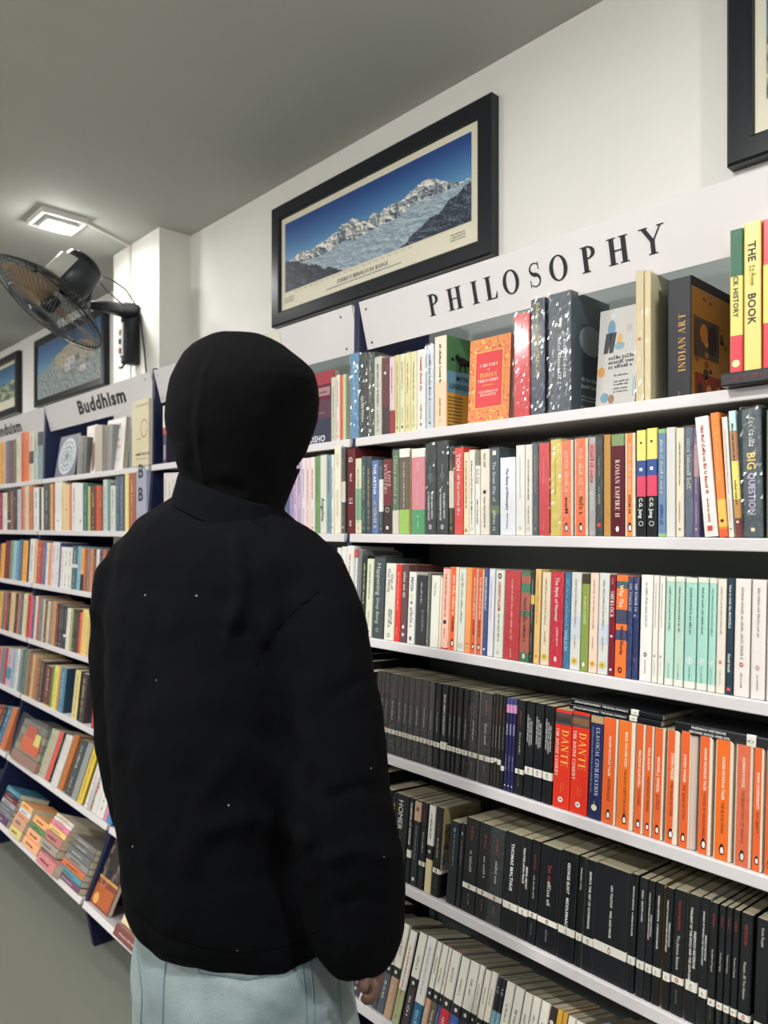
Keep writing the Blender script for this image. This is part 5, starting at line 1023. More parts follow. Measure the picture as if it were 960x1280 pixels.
rowc('H', 3, 0, 660, 6.4, 120, [(-30, -8, (190, 200, 200), 130), (-6, 12, (90, 50, 60), 130), (14, 42, (232, 160, 54), 122), (46, 84, (120, 32, 48), 102, dict(e=[('dot', .2, (200, 160, 160), .5), ('dot', .5, (200, 160, 160), .5), ('dot', .8, (200, 160, 160), .5)])), (88, 110, (110, 148, 112), 100), (112, 134, (150, 190, 200), 104), (136, 156, (100, 160, 200), 102), (158, 186, (68, 100, 116), 92), (190, 224, (238, 158, 62), 102), (228, 242, (40, 38, 44), 104)])
rowc('H', 4, 0, 660, 6.4, 505, [(-20, -2, (120, 60, 60), 500), (0, 26, (212, 160, 58), 506), (28, 44, (86, 100, 120), 516), (46, 64, (190, 70, 60), 516), (66, 90, (48, 56, 74), 518), (92, 124, (214, 180, 128), 514), (128, 148, (60, 50, 50), 522), (150, 170, (176, 110, 96), 526), (172, 192, (76, 96, 92), 524), (194, 210, (214, 210, 200), 528)])
rowc('H', 5, 0, 800, 5.82, 50, [(-20, 2, (170, 60, 60), 46), (4, 18, (206, 110, 110), 50), (20, 42, (110, 124, 140), 52), (44, 58, (176, 60, 56), 56), (64, 96, (196, 160, 176), 60, dict(b=[(.2, .5, (70, 130, 160))], nb=1)), (98, 126, (150, 170, 184), 62), (130, 150, (214, 216, 216), 62), (152, 168, (130, 140, 140), 66)])
rowc('H', 6, 0, 800, 5.82, 470, [(-20, 6, (150, 36, 40), 466), (8, 34, (140, 40, 40), 470), (36, 62, (52, 44, 46), 476), (66, 94, (40, 104, 146), 480), (97, 128, (196, 108, 60), 484)])
# ------------------------------------------------------------------ labels of the books: each singled out by look, count and shelf
from collections import defaultdict
def shelf_name(u, r): return f'{RN[r]} shelf of {UN[u]}'
grp = defaultdict(list)
for i, b in enumerate(BOOKS):
    e, u, r, look, X, vis, lab = b
    if not vis:
        out = X > -1.2
        e['label'] = (f'plain book out of sight past the right edge, {RN[r]} shelf of {UN[u]}' if out else f'plain book hidden behind the person, {shelf_name(u, r)}')
        e['group'] = f'unseen books, {"right end" if out else "behind the person"}, {RN[r]} shelf of {UN[u]}'; continue
    e['group'] = f'books on the {shelf_name(u, r)}'
    if lab: e['label'] = lab
    else: grp[(u, r, look)].append((X, e))
for b in BOOKS:
    if b[6] and len(b[6].replace('-', ' ').split()) > 16: print('LONG', b[6])
for (u, r, look), L in grp.items():
    L.sort(key=lambda t: t[0]); n = len(L)
    for k, (X, e) in enumerate(L):
        kind = 'book'
        if n == 1: e['label'] = f'only {look} {kind} on the {shelf_name(u, r)}'
        elif k == n - 1 and n <= 30: e['label'] = f'rightmost {look} {kind} on the {shelf_name(u, r)}'
        elif k == 0: e['label'] = f'leftmost {look} {kind} on the {shelf_name(u, r)}'
        else: e['label'] = f'{ORD[k + 1]} {look} {kind} from the left, {shelf_name(u, r)}'
bpy.context.view_layer.update()
# only the 300 books that show largest stay things of their own; the many small and hidden ones are one joined mass
def shown(b):
    e = b[0]; cv = next(c for c in e.children if c.name.startswith('cover')); M = e.matrix_world
    if not b[5]: return 0
    q = []
    for c in cv.bound_box:
        d = M @ Vector(c) - Vector((0, 0, CAMZ)); f = max(.1, d.dot(FW)); q.append((480 + FPX * d.dot(RT) / f, HOR - FPX * d.z / f))
    x0, x1 = max(0, min(p[0] for p in q)), min(960, max(p[0] for p in q)); y0, y1 = max(0, min(p[1] for p in q)), min(1280, max(p[1] for p in q))
    return max(0, x1 - x0) * max(0, y1 - y0)
BOOKS.sort(key=shown, reverse=True)
mass = MB()
for b in BOOKS[300:]:
    e = b[0]
    for ch in list(e.children):
        me = ch.data; M = e.matrix_world @ ch.matrix_local; n = len(mass.v)
        mass.v += [tuple(M @ v.co) for v in me.vertices]; idx = [mass.mi(m) for m in me.materials]
        for p in me.polygons: mass.f.append(tuple(i + n for i in p.vertices)); mass.m.append(idx[p.material_index])
        bpy.data.objects.remove(ch); bpy.data.meshes.remove(me)
    bpy.data.objects.remove(e)
tag(mass.build('packed_books'), 'tightly packed small books in the far left bookcases and behind the person', 'books', kind='stuff')

# ------------------------------------------------------------------ wall fan
def fan():
    t = thing('wall_fan', 'black wall fan bracketed to the white pillar, tilted downward', 'fan', (-3.17, 1.455, 2.1)); o = Vector((-3.17, 1.455, 2.1))
    blk = mat((26, 30, 36), 'plastic'); gry = mat((170, 172, 164), 'plastic')
    def W(px, py, y): d = ray(px, py); s = y / d.y; return Vector((0, 0, CAMZ)) + d * s - o
    # upright bracket body and arm
    a, b = W(163, 380, 1.42), W(163, 456, 1.42); mb = MB()
    mb.bbox((a.x - .024, -.072, b.z), (a.x + .024, 0, a.z), blk, .01); mb.build('bracket', t, True)
    mb = MB(); mb.bbox((a.x - .018, -.080, b.z + .03), (a.x + .016, -.070, a.z - .09), mat((200, 200, 196), 'print'), .003)
    c = mb.build('control_panel', t); mb = MB()
    for k in range(3): mb = MB(); mb.bbox((a.x - .010, -.086, b.z + .045 + .04 * k), (a.x + .008, -.079, b.z + .065 + .04 * k), mat([(130, 50, 40), (40, 42, 46), (150, 140, 110)][k], 'plastic'), .002); mb.build('button', c)
    p0, p1 = Vector((a.x, -.03, a.z - .035)), W(106, 381, 1.16)
    mb = MB(); mb.tube([p0 + Vector((.0, .0, 0)), p0.lerp(p1, .5) + Vector((0, 0, .006)), p1], [.036, .026, .015], blk, 10); mb.build('arm', t, True)
    # head: cage axis
    N = Vector((-.11, -.585, -.793)).normalized()           # direction the fan blows
    C = W(62, 380, 1.00)
    X = N.cross(Vector((0, 0, 1))).normalized(); Y = X.cross(N)
    M = Matrix((X, Y, N)).transposed().to_4x4(); M.translation = C
    R = .225
    def ring(mb, r, z, rad, m): mb.tube([M @ Vector((r * math.cos(6.28318 * k / 48), r * math.sin(6.28318 * k / 48), z)) for k in range(49)], rad, m, 6, False)
    steel = mat((58, 64, 70), 'metal')
    mb = MB(); ring(mb, R, 0, .004, blk); ring(mb, R * .99, .014, .0025, steel); mb.build('cage_rim', t, True)
    for nm, sg, dep in (('front_guard', 1, .055), ('rear_guard', -1, .075)):
        mb = MB()
        for k in range(60):
            th = 6.28318 * k / 60; tw = .35
            pts = []
            for q in range(7):
                f = q / 6; r = R * (1 - f * .80); z = sg * dep * math.sin(f * math.pi / 2) ** .8; th2 = th + tw * f
                pts.append(M @ Vector((r * math.cos(th2), r * math.sin(th2), z)))
            mb.tube(pts, .00115, steel, 4, False)
        ring(mb, R * .2, sg * dep, .003, steel); ring(mb, R * .62, sg * dep * .78, .0016, steel)
        g = mb.build(nm, t)
    mb = MB(); mb.lathe([(0, .066), (.03, .064), (.042, .058), (.044, .05)], blk, 24, M); mb.build('badge_cap', t, True)
    # blades
    bl = mat_clear('smoked_blade', .2, 1.0, (.42, .30, .2))
    bl = bpy.data.materials.new('smoked_blade'); bl.use_nodes = True; bs = bl.node_tree.nodes['Principled BSDF']
    bs.inputs['Base Color'].default_value = (.30, .19, .10, 1); bs.inputs['Roughness'].default_value = .25; bs.inputs['Alpha'].default_value = .8
    for k in range(3):
        mb = MB(); vs = []; a0 = k * 2.0944 + .4
        for i in range(8):
            r = .03 + (R - .045) * i / 7; wd = .55 + .45 * math.sin(i / 7 * 2.4)
            for j in range(6):
                th = a0 + (j / 5 - .5) * 1.25 * wd; z = .022 - .045 * (j / 5) + .004 * i / 7
                vs.append(M @ Vector((r * math.cos(th), r * math.sin(th), z)))
        fs = [(i * 6 + j, i * 6 + j + 1, (i + 1) * 6 + j + 1, (i + 1) * 6 + j) for i in range(7) for j in range(5)]
        mb.add(vs, fs, bl); mb.build('blade', t, True)
    mb = MB(); mb.lathe([(0, .03), (.022, .028), (.03, .015), (.03, -.03)], blk, 20, M); mb.build('hub', t, True)
    # motor housing: grey shell on the cage side, ribbed black cap behind
    mb = MB(); mb.lathe([(.03, -.07), (.064, -.078), (.076, -.09), (.080, -.16), (.076, -.20)], mat((48, 52, 56), 'plastic'), 28, M); mb.build('motor_housing', t, True)
    mb = MB(); mb.lathe([(.0765, -.198), (.074, -.215), (.060, -.226), (.03, -.232), (0, -.233)], blk, 28, M); mb.build('motor_cap', t, True)
    mb = MB(); vs = []
    for i in range(9):
        z = -.074 - .11 * i / 8; r = .079 - .004 * (i / 8) ** 2
        for j in range(13):
            th = math.radians(20 + 140 * j / 12); vs.append(M @ Vector(((r + .006) * math.cos(th), (r + .006 + .010 * math.sin(math.pi * j / 12)) * math.sin(th), z)))
    mb.add(vs, [(i * 13 + j, i * 13 + j + 1, (i + 1) * 13 + j + 1, (i + 1) * 13 + j) for i in range(8) for j in range(12)], gry); mb.build('motor_shell', t, True)
    e = M @ Vector((0, -.05, -.14)); mb = MB(); mb.tube([p1, p1.lerp(e, .5), e], [.022, .026, .03], blk, 10); mb.build('neck', t, True)
    # cable
    cb = M @ Vector((.0, .02, -.23)); mb = MB(); top = Vector((a.x + .01, -.02, a.z + .004))
    mid = cb.lerp(top, .5) + Vector((0, 0, .012)); mb.tube([cb, cb.lerp(mid, .5) + Vector((0, 0, -.02)), mid, mid.lerp(top, .6) + Vector((0, 0, .02)), top], .003, blk, 6)
    mb.tube([cb + Vector((0, 0, -.01)), cb.lerp(top, .4) + Vector((0, 0, -.05)), cb.lerp(top, .75) + Vector((0, 0, -.05)), top], .0025, blk, 6)
    mb.tube([top, Vector((a.x + .045, -.012, a.z - .06)), Vector((a.x + .07, -.006, a.z - .2)), Vector((a.x + .10, -.006, a.z - .36)), Vector((a.x + .13, -.006, a.z - .46))], .003, blk, 6)
    mb.build('power_cord', t, True)
    mb = MB(); mb.tube([Vector((a.x - .005, -.06, b.z)), Vector((a.x - .02, -.065, b.z - .015)), Vector((a.x - .035, -.07, b.z - .012))], .005, blk, 6); mb.build('pull_knob', t, True)
    # small joint at the far rim
    q = M @ Vector((-R, 0, 0)); mb = MB(); 
    mb.lathe([(0, .012), (.008, .01), (.009, -.01), (0, -.012)], blk, 10, Matrix.Translation(M @ Vector((R * math.cos(2.7), R * math.sin(2.7), 0)))); mb.build('rim_clip', t, True)
fan()

# ------------------------------------------------------------------ person
from mathutils.bvhtree import BVHTree
TH = math.radians(30); LAT = RT * math.cos(TH) - FW * math.sin(TH); FRO = FW * math.cos(TH) + RT * math.sin(TH)   # the person's right and front
DEP = 1.19
CZ = Vector((0, 0, CAMZ))
def eval_mesh(objs_mb, mods, name):
    me = bpy.data.meshes.new('tmp'); me.from_pydata(objs_mb.v, [], objs_mb.f); o = bpy.data.objects.new('tmp', me); COL.objects.link(o)
    bm = bmesh.new(); bm.from_mesh(me); bmesh.ops.recalc_face_normals(bm, faces=bm.faces); bm.to_mesh(me); bm.free()
    for typ, kw in mods:
        m = o.modifiers.new(typ, typ)
        for k, v in kw.items(): setattr(m, k, v)
    bpy.context.view_layer.update(); dg = bpy.context.evaluated_depsgraph_get()
    out = bpy.data.meshes.new_from_object(o.evaluated_get(dg)); bpy.data.objects.remove(o); out.name = name
    return out
def loft(mb, rings, m, cap=True, n=40, closed=True):
    "rings: (centre, axis a, semi a, axis b, semi b, exponent)"
    vs = []
    for c, A, a, B, b, ex in rings:
        for j in range(n):
            t = 6.28318 * j / n; ct, st = math.cos(t), math.sin(t)
            vs.append(c + A * (a * math.copysign(abs(ct) ** ex, ct)) + B * (b * math.copysign(abs(st) ** ex, st)))
    fs = [(i * n + j, i * n + (j + 1) % n, (i + 1) * n + (j + 1) % n, (i + 1) * n + j) for i in range(len(rings) - 1) for j in range(n)]
    if cap: fs.append(tuple(range(n - 1, -1, -1))); fs.append(tuple((len(rings) - 1) * n + j for j in range(n)))
    mb.add(vs, fs, m)
def ring_px(y, xl, xr, b, th=TH, dep=DEP, ex=.92, doff=0):
    k = dep / FPX; W = (xr - xl) / 2 * k; c = P((xl + xr) / 2, y, dep + doff)
    a = math.sqrt(max(.0004, (W * W - (b * math.sin(th)) ** 2))) / math.cos(th)
    A = RT * math.cos(th) - FW * math.sin(th); B = FW * math.cos(th) + RT * math.sin(th)
    return (c, A, a, B, b, ex)
def to_px(v):
    d = v - CZ; f = d.dot(FW); return 480 + FPX * d.dot(RT) / f, HOR - FPX * d.z / f, f
def seg_dist(x, y, pts):
    best = 1e9; side = 0
    for (ax, ay), (bx, by) in zip(pts, pts[1:]):
        dx, dy = bx - ax, by - ay; L = dx * dx + dy * dy; t = max(0, min(1, ((x - ax) * dx + (y - ay) * dy) / L)); ex, ey = x - ax - t * dx, y - ay - t * dy
        d = math.hypot(ex, ey)
        if d < best: best = d; side = (dx * (y - ay) - dy * (x - ax)) / math.sqrt(L)
    return best, side
def add_tree(me, parent, name, m, smooth=True):
    me.materials.clear(); me.materials.append(m)
    for p in me.polygons: p.material_index = 0; p.use_smooth = smooth
    return link(name, me, parent)
def bvh(me): return BVHTree.FromPolygons([v.co for v in me.vertices], [tuple(p.vertices) for p in me.polygons])
def seam(mb, tree, pxs, r, m, off=0.0):
    pts = []
    dense = []
    for (a, b) in zip(pxs, pxs[1:]):
        for k in range(6): dense.append((a[0] + (b[0] - a[0]) * k / 6, a[1] + (b[1] - a[1]) * k / 6))
    dense.append(pxs[-1])
    for x, y in dense:
        d = ray(x, y).normalized(); hit, nrm, idx, dist = tree.ray_cast(CZ, d)
        if hit: pts.append(hit - d * off)
    if len(pts) > 2: mb.tube(pts, r, m, 6)
def person():
    t = thing('person', 'person seen from behind in black hood and jacket with pale jeans, facing the shelves', 'person', (P(305, 658, DEP).x, P(305, 658, DEP).y, 0))
    # everything below is made in world space, then shifted under the empty
    off = Matrix.Translation(-t.location)
    jm = mat((5, 5, 7), 'cloth'); jm.node_tree.nodes['Principled BSDF'].inputs['Specular IOR Level'].default_value = .03
    m = bpy.data.materials.new('black_jacket_cloth'); m.use_nodes = True; nt = m.node_tree; b = nt.nodes['Principled BSDF']
    tc = nt.nodes.new('ShaderNodeTexCoord'); vo = nt.nodes.new('ShaderNodeTexVoronoi'); vo.inputs['Scale'].default_value = 22; rp = nt.nodes.new('ShaderNodeValToRGB')
    rp.color_ramp.elements[0].position = .022; rp.color_ramp.elements[0].color = (.22, .22, .22, 1); rp.color_ramp.elements[1].position = .032; rp.color_ramp.elements[1].color = (.0018, .002, .0028, 1)
    nt.links.new(tc.outputs['Object'], vo.inputs['Vector']); nt.links.new(vo.outputs['Distance'], rp.inputs[0]); nt.links.new(rp.outputs[0], b.inputs['Base Color'])
    b.inputs['Roughness'].default_value = .9; b.inputs['Specular IOR Level'].default_value = .05
    JM = m
    hm = mat((6, 6.5, 8), 'cloth'); hm.node_tree.nodes['Principled BSDF'].inputs['Specular IOR Level'].default_value = .08
    # ---- jacket
    mb = MB()
    R_ = [(612, 236, 342, .07), (628, 205, 350, .082), (645, 172, 364, .098), (665, 152, 392, .112), (700, 134, 420, .128), (760, 128, 428, .14), (840, 132, 424, .15), (930, 142, 416, .158), (1020, 154, 412, .162), (1080, 158, 416, .160), (1130, 160, 418, .150), (1150, 164, 418, .132), (1160, 172, 412, .122)]
    loft(mb, [ring_px(y, a, c, bb) for y, a, c, bb in R_], jm, n=56)
    def limb(pts, n=20):
        pv = [P(x, y, d) for x, y, d, r in pts]; mb.tube(pv, [p[3] for p in pts], jm, n)
    limb([(352, 672, 1.165, .04), (364, 688, 1.155, .052), (375, 708, 1.14, .062), (385, 736, 1.12, .070), (396, 775, 1.10, .074), (408, 840, 1.08, .075), (416, 900, 1.07, .073), (422, 960, 1.06, .075), (428, 1010, 1.06, .077), (434, 1060, 1.06, .076), (441, 1110, 1.07, .076), (445, 1150, 1.07, .071), (447, 1180, 1.08, .062), (449, 1198, 1.08, .050), (450, 1206, 1.08, .045)])
    limb([(222, 668, 1.21, .035), (202, 684, 1.225, .05), (184, 704, 1.24, .067), (173, 728, 1.25, .077), (168, 758, 1.26, .077), (164, 800, 1.27, .073), (168, 850, 1.27, .072), (172, 910, 1.27, .071), (180, 965, 1.27, .072), (190, 1005, 1.27, .070), (196, 1040, 1.30, .058), (200, 1070, 1.33, .05), (206, 1085, 1.36, .045)])
    me = eval_mesh(mb, [('REMESH', dict(mode='VOXEL', voxel_size=.0085)), ('SMOOTH', dict(factor=.5, iterations=16))], 'jacket')
    folds = [([(296, 680), (302, 720), (297, 760), (284, 795)], 9, .010), ([(284, 792), (306, 790), (322, 830), (338, 880), (360, 930), (392, 985)], 13, -.007), ([(398, 742), (352, 782), (318, 832)], 3.0, -.0028), ([(188, 752), (172, 830), (150, 890), (140, 945)], 9, .006), ([(196, 720), (190, 800), (172, 870)], 12, -.005), ([(330, 700), (345, 760), (330, 800)], 12, .006),
             ([(155, 950), (165, 1000), (168, 1062)], 7, -.012), ([(260, 1040), (320, 1020), (380, 1050)], 12, .006), ([(300, 930), (250, 1000), (240, 1080)], 14, .005), ([(400, 1000), (450, 985), (485, 990)], 8, -.006), ([(405, 1075), (450, 1060), (498, 1075)], 8, .006), ([(420, 1130), (460, 1120), (500, 1135)], 7, -.005), ([(420, 870), (450, 850), (475, 870)], 9, -.004), ([(140, 990), (120, 960)], 8, .004), ([(412, 1195), (405, 1120), (398, 1050), (385, 980)], 8, -.010)]
    for v in me.vertices:
        x, y, f = to_px(v.co); n = v.normal
        facing = max(0, -(n.dot((v.co - CZ).normalized())))
        d = .0045 * noise.fractal(v.co * 9, 1, 2, 3) + .002 * noise.fractal(v.co * 26, 1, 2, 2)
        if facing > .05:
            for pts, w, amp in folds:
                ds, sd = seg_dist(x, y, pts)
                if ds < w * 3: d += amp * math.exp(-(ds / w) ** 2) * facing
        v.co += n * d
    me.update(); tree_j = bvh(me)
    me.transform(off); jk = add_tree(me, t, 'jacket', JM); jk['label'] = 'black boxy jacket with lint specks'
    for ln_ in ([(400, 738), (375, 758), (352, 780), (334, 806), (320, 832)], [(166, 1135), (200, 1165), (250, 1182), (300, 1190), (350, 1184), (405, 1160)], [(222, 622), (260, 628), (300, 644), (335, 662)]):
        mb = MB(); seam(mb, tree_j, ln_, .0012, jm, -.0007)
        for i, v in enumerate(mb.v): mb.v[i] = tuple(Vector(v) - t.location)
        if mb.f: mb.build('seam', jk, True)
    # ---- collar
    mb = MB(); rg = []
    for (z, aa, bb, lo) in ((-.030, .100, .082, 0), (-.008, .093, .076, 0), (.016, .088, .071, 0), (.020, .084, .067, 0), (.014, .081, .064, 0), (-.02, .080, .062, 0)):
        c = P(286, 624, 1.155) + Vector((0, 0, z)); A = (LAT * 1.0 - Vector((0, 0, .36))).normalized(); rg.append((c, A, aa, (FRO - Vector((0, 0, .05))).normalized(), bb, 1))
    loft(mb, rg, hm, cap=False, n=44)
    me = eval_mesh(mb, [('SUBSURF', dict(levels=1))], 'collar'); me.transform(off); co = add_tree(me, t, 'collar', JM)
    # ---- hood
    th = math.radians(42)
    mb = MB()
    H = [(419, 290, 312, .02), (423, 264, 340, .05), (432, 246, 358, .075), (446, 233, 374, .095), (462, 223, 390, .108), (480, 216, 397, .115), (500, 213, 398, .118), (522, 213, 394, .118), (545, 217, 388, .113), (568, 224, 381, .104), (590, 231, 372, .094), (610, 236, 364, .084), (628, 240, 356, .076), (645, 242, 350, .07)]
    loft(mb, [ring_px(y, a, c, bb, th, 1.165, .96) for y, a, c, bb in H], hm, n=64, cap=True)
    me = eval_mesh(mb, [('REMESH', dict(mode='VOXEL', voxel_size=.0065)), ('SMOOTH', dict(factor=.5, iterations=5))], 'hood')
    A = RT * math.cos(th) - FW * math.sin(th); B = FW * math.cos(th) + RT * math.sin(th); hc = P(305, 520, 1.165)
    hf = [([(270, 432), (254, 470), (247, 520), (249, 575), (256, 600)], 3.2, .0040), ([(262, 436), (246, 470), (238, 520), (240, 575)], 4, -.0025), ([(392, 510), (372, 560), (352, 610)], 12, -.006), ([(345, 600), (335, 560), (330, 520)], 14, .004), ([(236, 590), (262, 605), (300, 610)], 8, -.004), ([(378, 470), (350, 450), (320, 440)], 12, .003), ([(228, 560), (240, 590), (262, 604)], 6, .004)]
    for v in me.vertices:
        x, y, f = to_px(v.co); n = v.normal; facing = max(0, -(n.dot((v.co - CZ).normalized()))); d = .003 * noise.fractal(v.co * 12, 1, 2, 3)
        for pts, w, amp in hf:
            ds, sd = seg_dist(x, y, pts)
            if ds < w * 3: d += amp * math.exp(-(ds / w) ** 2) * facing
        v.co += n * d
    bm = bmesh.new(); bm.from_mesh(me); kill = []
    for f in bm.faces:
        c = f.calc_center_median(); r = c - hc; fr = r.dot(B); la = r.dot(A)
        if fr > 0 and abs(la) < .070 and -.085 < r.z < .062 and fr > .05: kill.append(f)
    bmesh.ops.delete(bm, geom=kill, context='FACES'); bm.to_mesh(me); bm.free()
    me.transform(off); hd = add_tree(me, t, 'hood', hm); so = hd.modifiers.new('thickness', 'SOLIDIFY'); so.thickness = .003; so.offset = -1
    hd['label'] = 'black cotton hood pulled up over the head'
    # ---- jeans
    dn = bpy.data.materials.new('washed_denim'); dn.use_nodes = True; nt = dn.node_tree; b = nt.nodes['Principled BSDF']
    tc = nt.nodes.new('ShaderNodeTexCoord'); n1 = nt.nodes.new('ShaderNodeTexNoise'); n1.inputs['Scale'].default_value = 9; n1.inputs['Detail'].default_value = 8; n2 = nt.nodes.new('ShaderNodeTexNoise'); n2.inputs['Scale'].default_value = 420
    cr = nt.nodes.new('ShaderNodeValToRGB'); cr.color_ramp.elements[0].position = .3; cr.color_ramp.elements[0].color = (*lin((100, 116, 120)), 1); cr.color_ramp.elements[1].position = .7; cr.color_ramp.elements[1].color = (*lin((140, 154, 156)), 1)
    mx = nt.nodes.new('ShaderNodeMixRGB'); mx.blend_type = 'MULTIPLY'; mx.inputs[0].default_value = .35
    bu = nt.nodes.new('ShaderNodeBump'); bu.inputs['Strength'].default_value = .3; bu.inputs['Distance'].default_value = .002
    nt.links.new(tc.outputs['Object'], n1.inputs['Vector']); nt.links.new(tc.outputs['Object'], n2.inputs['Vector']); nt.links.new(n1.outputs['Fac'], cr.inputs[0]); nt.links.new(cr.outputs[0], mx.inputs[1]); nt.links.new(n2.outputs['Fac'], mx.inputs[2]); nt.links.new(mx.outputs[0], b.inputs['Base Color']); nt.links.new(n2.outputs['Fac'], bu.inputs['Height']); nt.links.new(bu.outputs['Normal'], b.inputs['Normal']); b.inputs['Roughness'].default_value = .9
    mb = MB()
    loft(mb, [ring_px(y, a, c, bb, TH, 1.19) for y, a, c, bb in ((1080, 188, 392, .12), (1130, 180, 408, .132), (1165, 172, 424, .142), (1200, 168, 432, .148), (1250, 168, 438, .150), (1300, 166, 442, .150), (1335, 176, 434, .13))], dn, n=48)
    hipc = P(305, 1280, 1.19)
    legs = []
    for sg in (-1, 1):
        rg = []
        for z, rr, la, fr in ((.80, .098, .093, 0), (.70, .108, .098, .005), (.60, .108, .102, .01), (.50, .106, .105, .012), (.36, .104, .108, .0), (.22, .104, .112, -.01), (.10, .108, .115, -.015), (.045, .106, .115, -.015)):
            c = Vector((hipc.x, hipc.y, z)) + LAT * (la * sg) + FRO * fr; rg.append((c, LAT, rr * .95, FRO, rr, 1))
        loft(mb, rg, dn, n=28); legs.append(Vector((hipc.x, hipc.y, 0)) + LAT * (.115 * sg))
    me = eval_mesh(mb, [('REMESH', dict(mode='VOXEL', voxel_size=.009)), ('SMOOTH', dict(factor=.5, iterations=5))], 'jeans')
    for v in me.vertices:
        x, y, f = to_px(v.co); facing = max(0, -(v.normal.dot((v.co - CZ).normalized()))); d = .004 * noise.fractal(v.co * 8, 1, 2, 3)
        for pts, w, amp in (([(180, 1205), (176, 1240), (190, 1275)], 8, -.006), ([(268, 1225), (320, 1240), (370, 1262)], 9, .003), ([(300, 1230), (305, 1262)], 10, -.003), ([(250, 1212), (245, 1290)], 9, .003)):
            ds, sd = seg_dist(x, y, pts)
            if ds < w * 3: d += amp * math.exp(-(ds / w) ** 2) * facing
        v.co += v.normal * d
    me.update(); tree = bvh(me); me.transform(off); jn = add_tree(me, t, 'jeans', dn); jn['label'] = 'loose pale blue washed jeans'
    sm = mat((96, 118, 124), 'cloth'); th2 = mat((176, 186, 184), 'cloth')
    for line, mm in (([(209, 1188), (205, 1230), (203, 1300)], sm), ([(376, 1190), (381, 1240), (384, 1300)], sm), ([(386, 1190), (391, 1240), (393, 1300)], sm), ([(420, 1196), (425, 1240), (428, 1300)], sm), ([(172, 1190), (178, 1240), (176, 1290)], sm), ([(244, 1200), (250, 1216), (310, 1224), (370, 1212)], sm)):
        mb = MB(); seam(mb, tree, line, .0016, mm, 0)
        for k, v in enumerate(mb.v): mb.v[k] = tuple(Vector(v) - t.location)
        if mb.f: mb.build('seam', jn, True)
    # ---- body: one continuous skinned figure
    skin = bpy.data.materials.new('skin'); skin.use_nodes = True; b = skin.node_tree.nodes['Principled BSDF']; b.inputs['Base Color'].default_value = (*lin((86, 60, 50)), 1); b.inputs['Roughness'].default_value = .55; b.inputs['Subsurface Weight'].default_value = .08; b.inputs['Subsurface Radius'].default_value = (.02, .008, .005)
    V = []; E = []; RD = []
    def nd(p, r, par=None):
        V.append(Vector(p)); RD.append(r)
        if par is not None: E.append((par, len(V) - 1))
        return len(V) - 1
    base = Vector((P(300, 658, 1.185).x, P(300, 658, 1.185).y, 0))
    pel = nd(base + Vector((0, 0, .93)), .105); sp = nd(base + Vector((0, 0, 1.10)), .10, pel); chs = nd(base + Vector((0, 0, 1.32)), .11, sp)
    nb = nd(P(292, 650, 1.17), .055, chs); nk = nd(P(300, 600, 1.165), .05, nb); hdc = P(302, 535, 1.165); hd0 = nd(hdc + Vector((0, 0, -.03)), .062, nk); nd(hdc + Vector((0, 0, .05)), .066, hd0)
    for (wx, pts) in ((1, [(376, 712, 1.14, .045), (410, 860, 1.075, .042), (420, 960, 1.06, .036), (440, 1110, 1.07, .028), (453, 1192, 1.08, .021)]), (-1, [(176, 716, 1.25, .045), (168, 860, 1.27, .04), (178, 970, 1.27, .036), (196, 1045, 1.30, .026), (206, 1085, 1.37, .021)])):
        q = chs; 
        for x, y, d, r in pts: q = nd(P(x, y, d), r, q)
        wr = V[q]
        if wx == 1:
            palm = nd(P(461, 1212, 1.075), .021, q); pm2 = nd(P(466, 1224, 1.072), .019, palm)
            for k, (dd, ln) in enumerate(((-.030, .9), (-.010, 1.0), (.010, .95), (.030, .8))):
                a = nd(P(468, 1226 + abs(k - 1) * 1.5, 1.072 + dd), .0088, pm2); c = nd(P(468 + 2, 1226 + 17 * ln, 1.070 + dd), .0084, a)
                e = nd(P(461, 1226 + 26 * ln, 1.066 + dd), .0078, c); nd(P(449 + k, 1226 + 23 * ln, 1.064 + dd), .0070, e)
            a = nd(P(457, 1216, 1.045), .011, palm); c = nd(P(455, 1230, 1.03), .0092, a); nd(P(453, 1243, 1.028), .0078, c)
        else:
            palm = nd(wr + FRO * .04, .022, q)
            for k in range(4):
                dd = (k - 1.5) * .018; a = nd(wr + FRO * .075 + LAT * .0 + Vector((0, 0, -dd)), .0088, palm); c = nd(V[a] + FRO * .03 + LAT * .008, .0082, a); nd(V[c] + FRO * .012 + LAT * .02, .0074, c)
            a = nd(wr + FRO * .045 + Vector((0, 0, .028)), .010, palm); nd(V[a] + FRO * .03 + LAT * .01, .008, a)
    for sg, lc in ((-1, legs[0]), (1, legs[1])):
        q = nd(Vector((hipc.x, hipc.y, .86)) + LAT * (.085 * sg), .085, pel); q = nd(Vector((hipc.x, hipc.y, .48)) + LAT * (.104 * sg) + FRO * .012, .055, q); q = nd(lc + Vector((0, 0, .30)) - FRO * .01, .050, q); q = nd(lc + Vector((0, 0, .075)) - FRO * .02, .036, q); q = nd(lc + Vector((0, 0, .05)) + FRO * .10, .030, q)
    me0 = bpy.data.meshes.new('b'); me0.from_pydata(V, E, []); ob = bpy.data.objects.new('b', me0); COL.objects.link(ob)
    sk = ob.modifiers.new('s', 'SKIN'); sk.use_smooth_shade = True
    for i, sv in enumerate(me0.skin_vertices[0].data): sv.radius = (RD[i], RD[i]); sv.use_root = (i == 0)
    ss = ob.modifiers.new('u', 'SUBSURF'); ss.levels = 2
    bpy.context.view_layer.update(); bme = bpy.data.meshes.new_from_object(ob.evaluated_get(bpy.context.evaluated_depsgraph_get())); bpy.data.objects.remove(ob)
    mb = MB(); mb.add([v.co.copy() for v in bme.vertices], [tuple(p.vertices) for p in bme.polygons], skin)
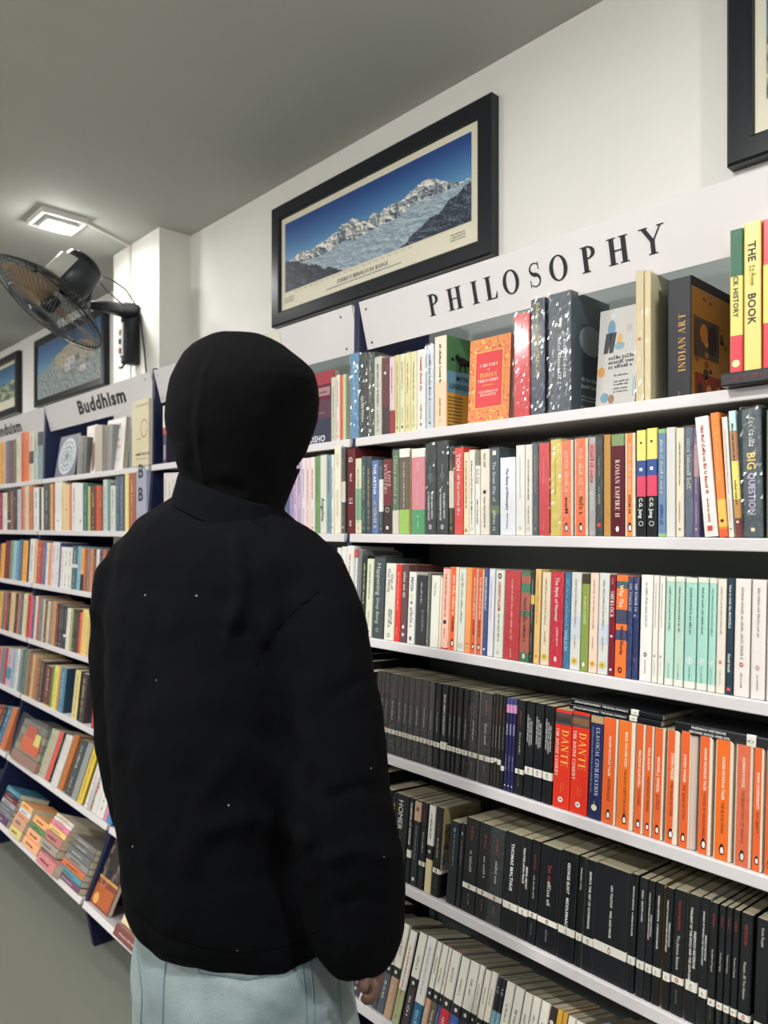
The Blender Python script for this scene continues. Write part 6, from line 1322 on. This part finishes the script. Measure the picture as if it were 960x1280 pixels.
    def ell(c, ax, r3, n=18, m=12, dst=mb):
        vs = []
        for i in range(m + 1):
            ph = math.pi * i / m
            for j in range(n):
                a = 6.28318 * j / n; vs.append(c + ax[0] * (r3[0] * math.sin(ph) * math.cos(a)) + ax[1] * (r3[1] * math.sin(ph) * math.sin(a)) + ax[2] * (r3[2] * math.cos(ph)))
        dst.add(vs, [(i * n + j, i * n + (j + 1) % n, (i + 1) * n + (j + 1) % n, (i + 1) * n + j) for i in range(m) for j in range(n)], skin)
    ax3 = (A, B, UP); h0 = hdc + Vector((0, 0, .01))
    ell(h0 + B * -.008, ax3, (.070, .086, .098)); ell(h0 + B * .03 + UP * -.05, ax3, (.050, .050, .058)); ell(h0 + B * .086 + UP * -.018, ax3, (.011, .016, .022)); ell(h0 + B * .083 + UP * -.052, ax3, (.022, .008, .0055)); ell(h0 + B * .082 + UP * -.062, ax3, (.019, .008, .006)); ell(h0 + B * .07 + UP * .022, ax3, (.05, .014, .008)); ell(h0 + B * .072 + UP * -.090, ax3, (.02, .014, .014))
    for sg in (-1, 1): ell(h0 + A * (.072 * sg) + B * -.005 + UP * -.015, ax3, (.008, .018, .028))
    me = eval_mesh(mb, [('REMESH', dict(mode='VOXEL', voxel_size=.0042)), ('SMOOTH', dict(factor=.4, iterations=2))], 'body'); me.transform(off); bd = add_tree(me, t, 'body', skin)
    for sg in (-1, 1):
        mb = MB(); ell(h0 + A * (.030 * sg) + B * .074 + UP * .0, ax3, (.0125, .009, .008), dst=mb)
        for i, v in enumerate(mb.v): mb.v[i] = tuple(Vector(v) - t.location)
        mb.mats = [mat((210, 205, 198), 'gloss')]; mb.build('eye', t, True)
    mb = MB(); ell(h0 + UP * .03 + B * -.022, ax3, (.075, .086, .085), dst=mb); mb.mats = [mat((22, 18, 16), 'cloth')]
    for i, v in enumerate(mb.v): mb.v[i] = tuple(Vector(v) - t.location)
    mb.build('hair', t, True)
    for lc in legs:
        mb = MB(); sm = mat((206, 204, 198), 'plastic'); up = mat((40, 42, 46), 'cloth')
        c0 = lc - FRO * .02
        loft(mb, [(c0 + FRO * .045 + Vector((0, 0, z)), LAT, a_, FRO, b_, .8) for z, a_, b_ in ((0, .048, .142), (.024, .05, .146), (.026, .046, .14))], sm, n=32)
        loft(mb, [(c0 + FRO * f_ + Vector((0, 0, z)), LAT, a_, FRO, b_, .85) for z, a_, b_, f_ in ((.026, .045, .138, .045), (.05, .044, .125, .038), (.075, .042, .085, .0), (.10, .040, .055, -.025))], up, n=32)
        for i, v in enumerate(mb.v): mb.v[i] = tuple(Vector(v) - t.location)
        mb.build('shoe', t, True)
person()
